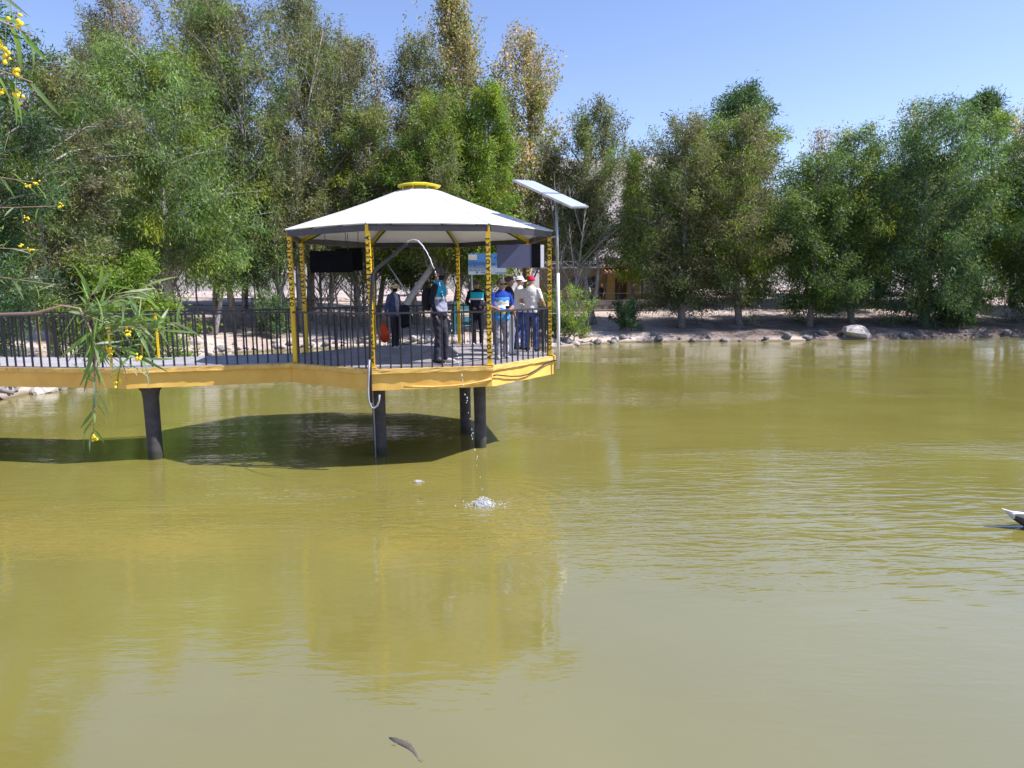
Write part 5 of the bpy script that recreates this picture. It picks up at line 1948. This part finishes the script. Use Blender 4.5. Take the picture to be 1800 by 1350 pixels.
# bags: things of their own
bg = tag(empty('plastic_bag', (-2.86, 15.82, DZ - 0.11)), 'bright orange plastic bag in the hand of the woman with the visor', 'bag')
mb = MB()
nu = 14
V, F = [], []
prof = [(0.27, 0.03), (0.33, 0.10), (0.42, 0.135), (0.50, 0.13), (0.58, 0.10), (0.66, 0.055), (0.72, 0.02)]
rsn = np.random.RandomState(4)
for z, r in prof:
    for i in range(nu):
        a = 2 * math.pi * i / nu
        q = r * (1 + 0.10 * math.sin(a * 3 + z * 20) + rsn.normal(0, 0.05))
        V.append((q * math.cos(a), 0.55 * q * math.sin(a), z + rsn.normal(0, 0.005)))
for j in range(len(prof) - 1): F += [(j * nu + i, j * nu + (i + 1) % nu, (j + 1) * nu + (i + 1) % nu, (j + 1) * nu + i) for i in range(nu)]
F.append(tuple(range(nu - 1, -1, -1)))
mb.add(V, F).build('bag_body', CL['orange'], bg, True)
MB().tube([(-0.015, 0, 0.70), (0.0, 0, 0.78), (0.015, 0, 0.70)], 0.010, 6).build('handle', CL['orange'], bg, True)


def soft_bag(name, loc, size, m_, label, strap=None, rz=0.0, seed=1):
    t_ = tag(empty(name, loc, rz), label, 'bag')
    bm = bmesh.new()
    bmesh.ops.create_cube(bm, size=1.0)
    bmesh.ops.subdivide_edges(bm, edges=bm.edges[:], cuts=4, use_grid_fill=True)
    rr = np.random.RandomState(seed)
    for v in bm.verts:
        p = np.array(v.co) * 2
        r = (np.abs(p) ** 4).sum() ** 0.25
        p = p / r * (0.92 + 0.10 * (np.abs(p).max()))
        p = p * (1 + 0.06 * math.sin(p[0] * 5 + p[2] * 4 + seed)) + rr.normal(0, 0.012, 3)
        v.co = p * np.array(size) / 2
    me = bpy.data.meshes.new('bag_body')
    bm.to_mesh(me)
    bm.free()
    me.materials.append(CL[m_])
    me.polygons.foreach_set('use_smooth', np.ones(len(me.polygons), bool))
    link('bag_body', me, t_)
    if strap:
        MB().tube(strap, 0.011, 6, flat=0.5).build('strap', CL[m_], t_, True)
    return t_


soft_bag('shoulder_bag', (-2.37, 15.90, DZ + 0.66), (0.27, 0.15, 0.34), 'black', 'black shoulder bag hanging at the side of the woman with the visor',
         [(-0.09, 0, 0.15), (-0.13, 0.02, 0.40), (-0.17, 0.06, 0.60), (-0.10, 0.03, 0.42), (0.06, 0, 0.15)], 0.2, 2)
soft_bag('cloth_bundle', (-2.40, 15.86, DZ + 0.90), (0.23, 0.13, 0.20), 'navy', 'navy cloth bundle held above the black shoulder bag', None, 0.3, 3)
soft_bag('backpack', (-1.515, 12.915, DZ + 1.17), (0.27, 0.17, 0.38), 'black', 'black backpack worn by the man at the front railing',
         [(0.09, 0.05, 0.15), (0.10, 0.14, 0.25), (0.11, 0.27, 0.20), (0.13, 0.33, 0.02), (0.15, 0.22, -0.14), (0.10, 0.06, -0.15)], R_(-106), 4)
ph = MB().box((0, 0, 0), (0.075, 0.012, 0.05)).build('phone', CL['eye'])
ph.location = (-0.07, 13.17, DZ + 1.0)
ph.rotation_euler = (0.5, 0, 0.2)
tag(ph, 'small dark phone held over the railing by the blue jersey', 'phone')

# people far away on the terrace
def simple_m(top_, leg_):
    return lambda k, c: {'torso': top_ if c[2] > 0.9 else leg_, 'upper_arm': top_, 'forearm': None, 'leg': leg_, 'foot': 'darkshoe'}.get(k)


for (x, y, h, rz, top_, leg_, lab) in ((5.65, 52.6, 1.65, 2.8, 'white', 'navy', 'distant person in white shirt on the terrace by the pale trunk'),
                                       (6.75, 52.8, 1.70, 2.2, 'black', 'black', 'distant person dressed in black on the terrace'),
                                       (4.15, 52.6, 1.45, 3.3, 'red', 'navy', 'distant person in red shirt on the terrace near the gazebo corner'),
                                       (3.55, 52.8, 1.40, 3.0, 'pink', 'pink', 'distant person in pink clothes on the terrace near the gazebo corner')):
    person(lab, (x, y, gz(x, y)), h, rz, simple_m(top_, leg_), RELAX_E, RELAX_W, voxel=0.022)

# ------------------------------------------------------------------ water jet, splashes, duck and fish
mw, nt, b = newmat('falling_water')
b.inputs['Base Color'].default_value = (0.86, 0.88, 0.92, 1)
b.inputs['Roughness'].default_value = 0.12
b.inputs['Specular IOR Level'].default_value = 0.9
tr = nt.nodes.new('ShaderNodeBsdfTransparent')
mx = nt.nodes.new('ShaderNodeMixShader')
mx.inputs[0].default_value = 0.78
nt.links.new(tr.outputs[0], mx.inputs[1])
nt.links.new(b.outputs[0], mx.inputs[2])
nt.links.new(mx.outputs[0], nt.nodes['Material Output'].inputs[0])
M['drop'] = mw
rs = random.Random(21)
P0, P1 = Vector((-1.745, 12.10, 3.92)), Vector((SPLASH[0], SPLASH[1], 0.0))
T = 0.98
vz = (P1.z - P0.z + 4.905 * T * T) / T


def jet(t):
    f = t / T
    return Vector((P0.x + (P1.x - P0.x) * f, P0.y + (P1.y - P0.y) * f, P0.z + vz * t - 4.905 * t * t))


mb = MB()
k = 34
mb.tube([tuple(jet(i / k * 0.40) + Vector((rs.gauss(0, 0.003), 0, rs.gauss(0, 0.003)))) for i in range(k + 1)], [0.013 * (1 - 0.45 * i / k) * rs.uniform(0.7, 1.25) for i in range(k + 1)], 6)
t = 0.40
while t < T:
    p, q = jet(t), jet(min(T, t + rs.uniform(0.002, 0.007)))
    r = rs.uniform(0.0035, 0.0085)
    p = p + Vector((rs.gauss(0, 0.010), rs.gauss(0, 0.010), 0)) * (t / T)
    mb.tube([tuple(p), tuple(p.lerp(p + (q - jet(t)), 0.5)), tuple(p + (q - jet(t)))], [r * 0.4, r, r * 0.4], 5)
    t += rs.choice((0.004, 0.007, 0.012, 0.020))
o = mb.build('water_jet', M['drop'], None, True)
tag(o, 'thin arc of water falling from the pipe into the pond', 'water jet', kind='stuff')


def splash(name, c, n, R, H, label):
    mb = MB()
    for i in range(n):
        a, r = rs.uniform(0, 6.283), abs(rs.gauss(0, R * 1.25))
        z = rs.random() ** 3.0 * H * max(0.08, 1 - r / (2.6 * R))
        q = rs.uniform(0.002, 0.0065) * (1 if r < R else 0.7)
        mb.ball((c[0] + r * 1.3 * math.cos(a), c[1] + r * 0.8 * math.sin(a), z + 0.003), (q * 1.4, q * 1.4, q * rs.uniform(0.6, 2.0)), 6, 4)
    nu = 30
    for i in range(nu):                      # thin crown of water thrown up round the hole
        a = 2 * math.pi * i / nu
        r0, r1 = R * 0.45, R * (0.6 + 0.5 * rs.random())
        h1 = H * rs.random() ** 2 * 0.6 + 0.008
        p = (c[0] + 1.2 * r0 * math.cos(a), c[1] + r0 * math.sin(a), 0.0)
        q = (c[0] + 1.2 * r1 * math.cos(a), c[1] + r1 * math.sin(a), h1)
        mb.tube([p, lerp(p, q, 0.6), q], [0.010 * R / 0.1, 0.006 * R / 0.1, 0.001], 5)
    return tag(mb.build(name, M['drop'], None, True), label, 'splash', kind='stuff')


splash('water_splash', SPLASH, 700, 0.10, 0.13, 'white splash where the water jet hits the pond')
splash('water_splash', (-1.55, 11.2), 60, 0.05, 0.06, 'small splash on the pond below the gazebo front')

# duck swimming out of the right edge
M['duck_white'] = mat('white_feathers', (0.78, 0.77, 0.78), (0.60, 0.60, 0.63), 14, 0.8, bmp=0.3)
M['duck_dark'] = mat('dark_feathers', (0.035, 0.030, 0.036), (0.10, 0.075, 0.06), 16, 0.7, bmp=0.3)
M['bill'] = mat('orange_bill', (0.60, 0.28, 0.03), None, 5, 0.5)
dk = tag(empty('duck', (DUCK[0], DUCK[1], 0), R_(-8)), 'white tailed dark duck swimming at the right edge', 'duck')
dk.scale = (1.25, 1.25, 1.25)
# body along +X, tail at -X
prof = [(-0.34, 0.172, 0.016, 0.016), (-0.27, 0.130, 0.050, 0.042), (-0.18, 0.095, 0.080, 0.068), (-0.08, 0.065, 0.098, 0.090), (0.03, 0.055, 0.105, 0.100), (0.13, 0.060, 0.090, 0.090), (0.20, 0.080, 0.060, 0.070), (0.235, 0.10, 0.02, 0.03)]
nu = 16
V, F = [], []
for x, zc_, ry, rz_ in prof:
    for i in range(nu):
        a = 2 * math.pi * i / nu
        V.append((x, ry * math.cos(a), zc_ + rz_ * math.sin(a)))
for j in range(len(prof) - 1): F += [(j * nu + i, (j + 1) * nu + i, (j + 1) * nu + (i + 1) % nu, j * nu + (i + 1) % nu) for i in range(nu)]
F += [tuple(range(nu)), tuple(range((len(prof) - 1) * nu + nu - 1, (len(prof) - 1) * nu - 1, -1))]
neck = MB().add(V, F)
neck.tube([(0.17, 0, 0.10), (0.22, 0, 0.19), (0.225, 0, 0.27), (0.245, 0, 0.315)], [0.055, 0.040, 0.034, 0.036], 10)
neck.ball((0.262, 0, 0.325), (0.055, 0.038, 0.040), 10, 8)
bd = neck.build('body', [M['duck_white'], M['duck_dark']], dk, True)
for p in bd.data.polygons:
    c = p.center
    p.material_index = 0 if (c.x < -0.20 and c.z > 0.10 + 0.5 * (c.x + 0.28)) or (c.x < -0.10 and c.z > 0.135) else 1
for sgn in (1, -1):
    V = [(0.10, 0.085 * sgn, 0.10), (0.02, 0.108 * sgn, 0.115), (-0.10, 0.095 * sgn, 0.125), (-0.265, 0.045 * sgn, 0.158), (-0.10, 0.055 * sgn, 0.162), (0.04, 0.060 * sgn, 0.150)]
    V += [(x, y - 0.012 * sgn, z - 0.004) for x, y, z in V]
    F = [(0, 1, 2, 3, 4, 5), (11, 10, 9, 8, 7, 6)] + [(i, (i + 1) % 6, 6 + (i + 1) % 6, 6 + i) for i in range(6)]
    MB().add(V, F).build('wing', M['duck_dark'], dk)
MB().add([(-0.20, -0.04, 0.145), (-0.20, 0.04, 0.145), (-0.37, 0.022, 0.195), (-0.38, 0, 0.20), (-0.37, -0.022, 0.195), (-0.20, -0.04, 0.125), (-0.20, 0.04, 0.125), (-0.37, 0.022, 0.187), (-0.38, 0, 0.19), (-0.37, -0.022, 0.187)],
         [(0, 1, 2, 3, 4), (9, 8, 7, 6, 5), (0, 5, 6, 1), (1, 6, 7, 2), (2, 7, 8, 3), (3, 8, 9, 4), (4, 9, 5, 0)]).build('tail', M['duck_white'], dk)
MB().tube([(0.30, 0, 0.318), (0.345, 0, 0.308), (0.375, 0, 0.303)], [0.018, 0.017, 0.010], 8, flat=0.5).build('bill', M['bill'], dk, True)
for sgn in (1, -1): MB().ball((0.285, 0.031 * sgn, 0.338), 0.006, 6, 5).build('eye', CL['eye'], dk, True)

# carp at the surface near the viewer
M['fish'] = mat('grey_brown_fish', (0.075, 0.066, 0.062), (0.12, 0.105, 0.08), 14, 0.6, bmp=0.2)
M['fin'] = mat('fish_fin', (0.14, 0.12, 0.065), (0.18, 0.155, 0.075), 10, 0.6)
fs = tag(empty('fish', (-0.78, 4.48, 0.0)), 'grey brown carp swimming just at the water surface in the foreground', 'fish')
sp_ = [(-0.115, 0.115), (-0.075, 0.093), (-0.03, 0.065), (0.02, 0.030), (0.055, -0.005), (0.085, -0.045), (0.105, -0.085), (0.130, -0.120)]
wv = [0.006, 0.020, 0.026, 0.026, 0.020, 0.013, 0.008, 0.005]
tp = [0.004, 0.010, 0.012, 0.011, 0.007, 0.004, 0.0025, 0.0015]
nu = 12
V, F = [], []
for j, ((x, y), w_, h_) in enumerate(zip(sp_, wv, tp)):
    a_ = sp_[min(j + 1, 7)]
    b_ = sp_[max(j - 1, 0)]
    d = Vector((a_[0] - b_[0], a_[1] - b_[1])).normalized()
    for i in range(nu):
        a = 2 * math.pi * i / nu
        z = h_ * math.sin(a) if math.sin(a) > 0 else 0.03 * math.sin(a) * (w_ / 0.026)
        V.append((x - d.y * w_ * math.cos(a), y + d.x * w_ * math.cos(a), z))
for j in range(7): F += [(j * nu + i, (j + 1) * nu + i, (j + 1) * nu + (i + 1) % nu, j * nu + (i + 1) % nu) for i in range(nu)]
F += [tuple(range(nu)), tuple(range(8 * nu - 1, 7 * nu - 1, -1))]
MB().add(V, F).build('body', M['fish'], fs, True)
for pts in ([(-0.06, 0.055), (-0.085, 0.030), (-0.055, 0.022), (-0.045, 0.048)], [(0.0, 0.065), (0.018, 0.085), (0.03, 0.07), (0.02, 0.052)], [(0.125, -0.112), (0.165, -0.135), (0.150, -0.15), (0.12, -0.128)], [(0.02, 0.055), (0.055, 0.05), (0.06, 0.03), (0.04, 0.02)]):
    MB().prism(pts[::-1], -0.003, 0.0025).build('fin', M['fin'], fs)
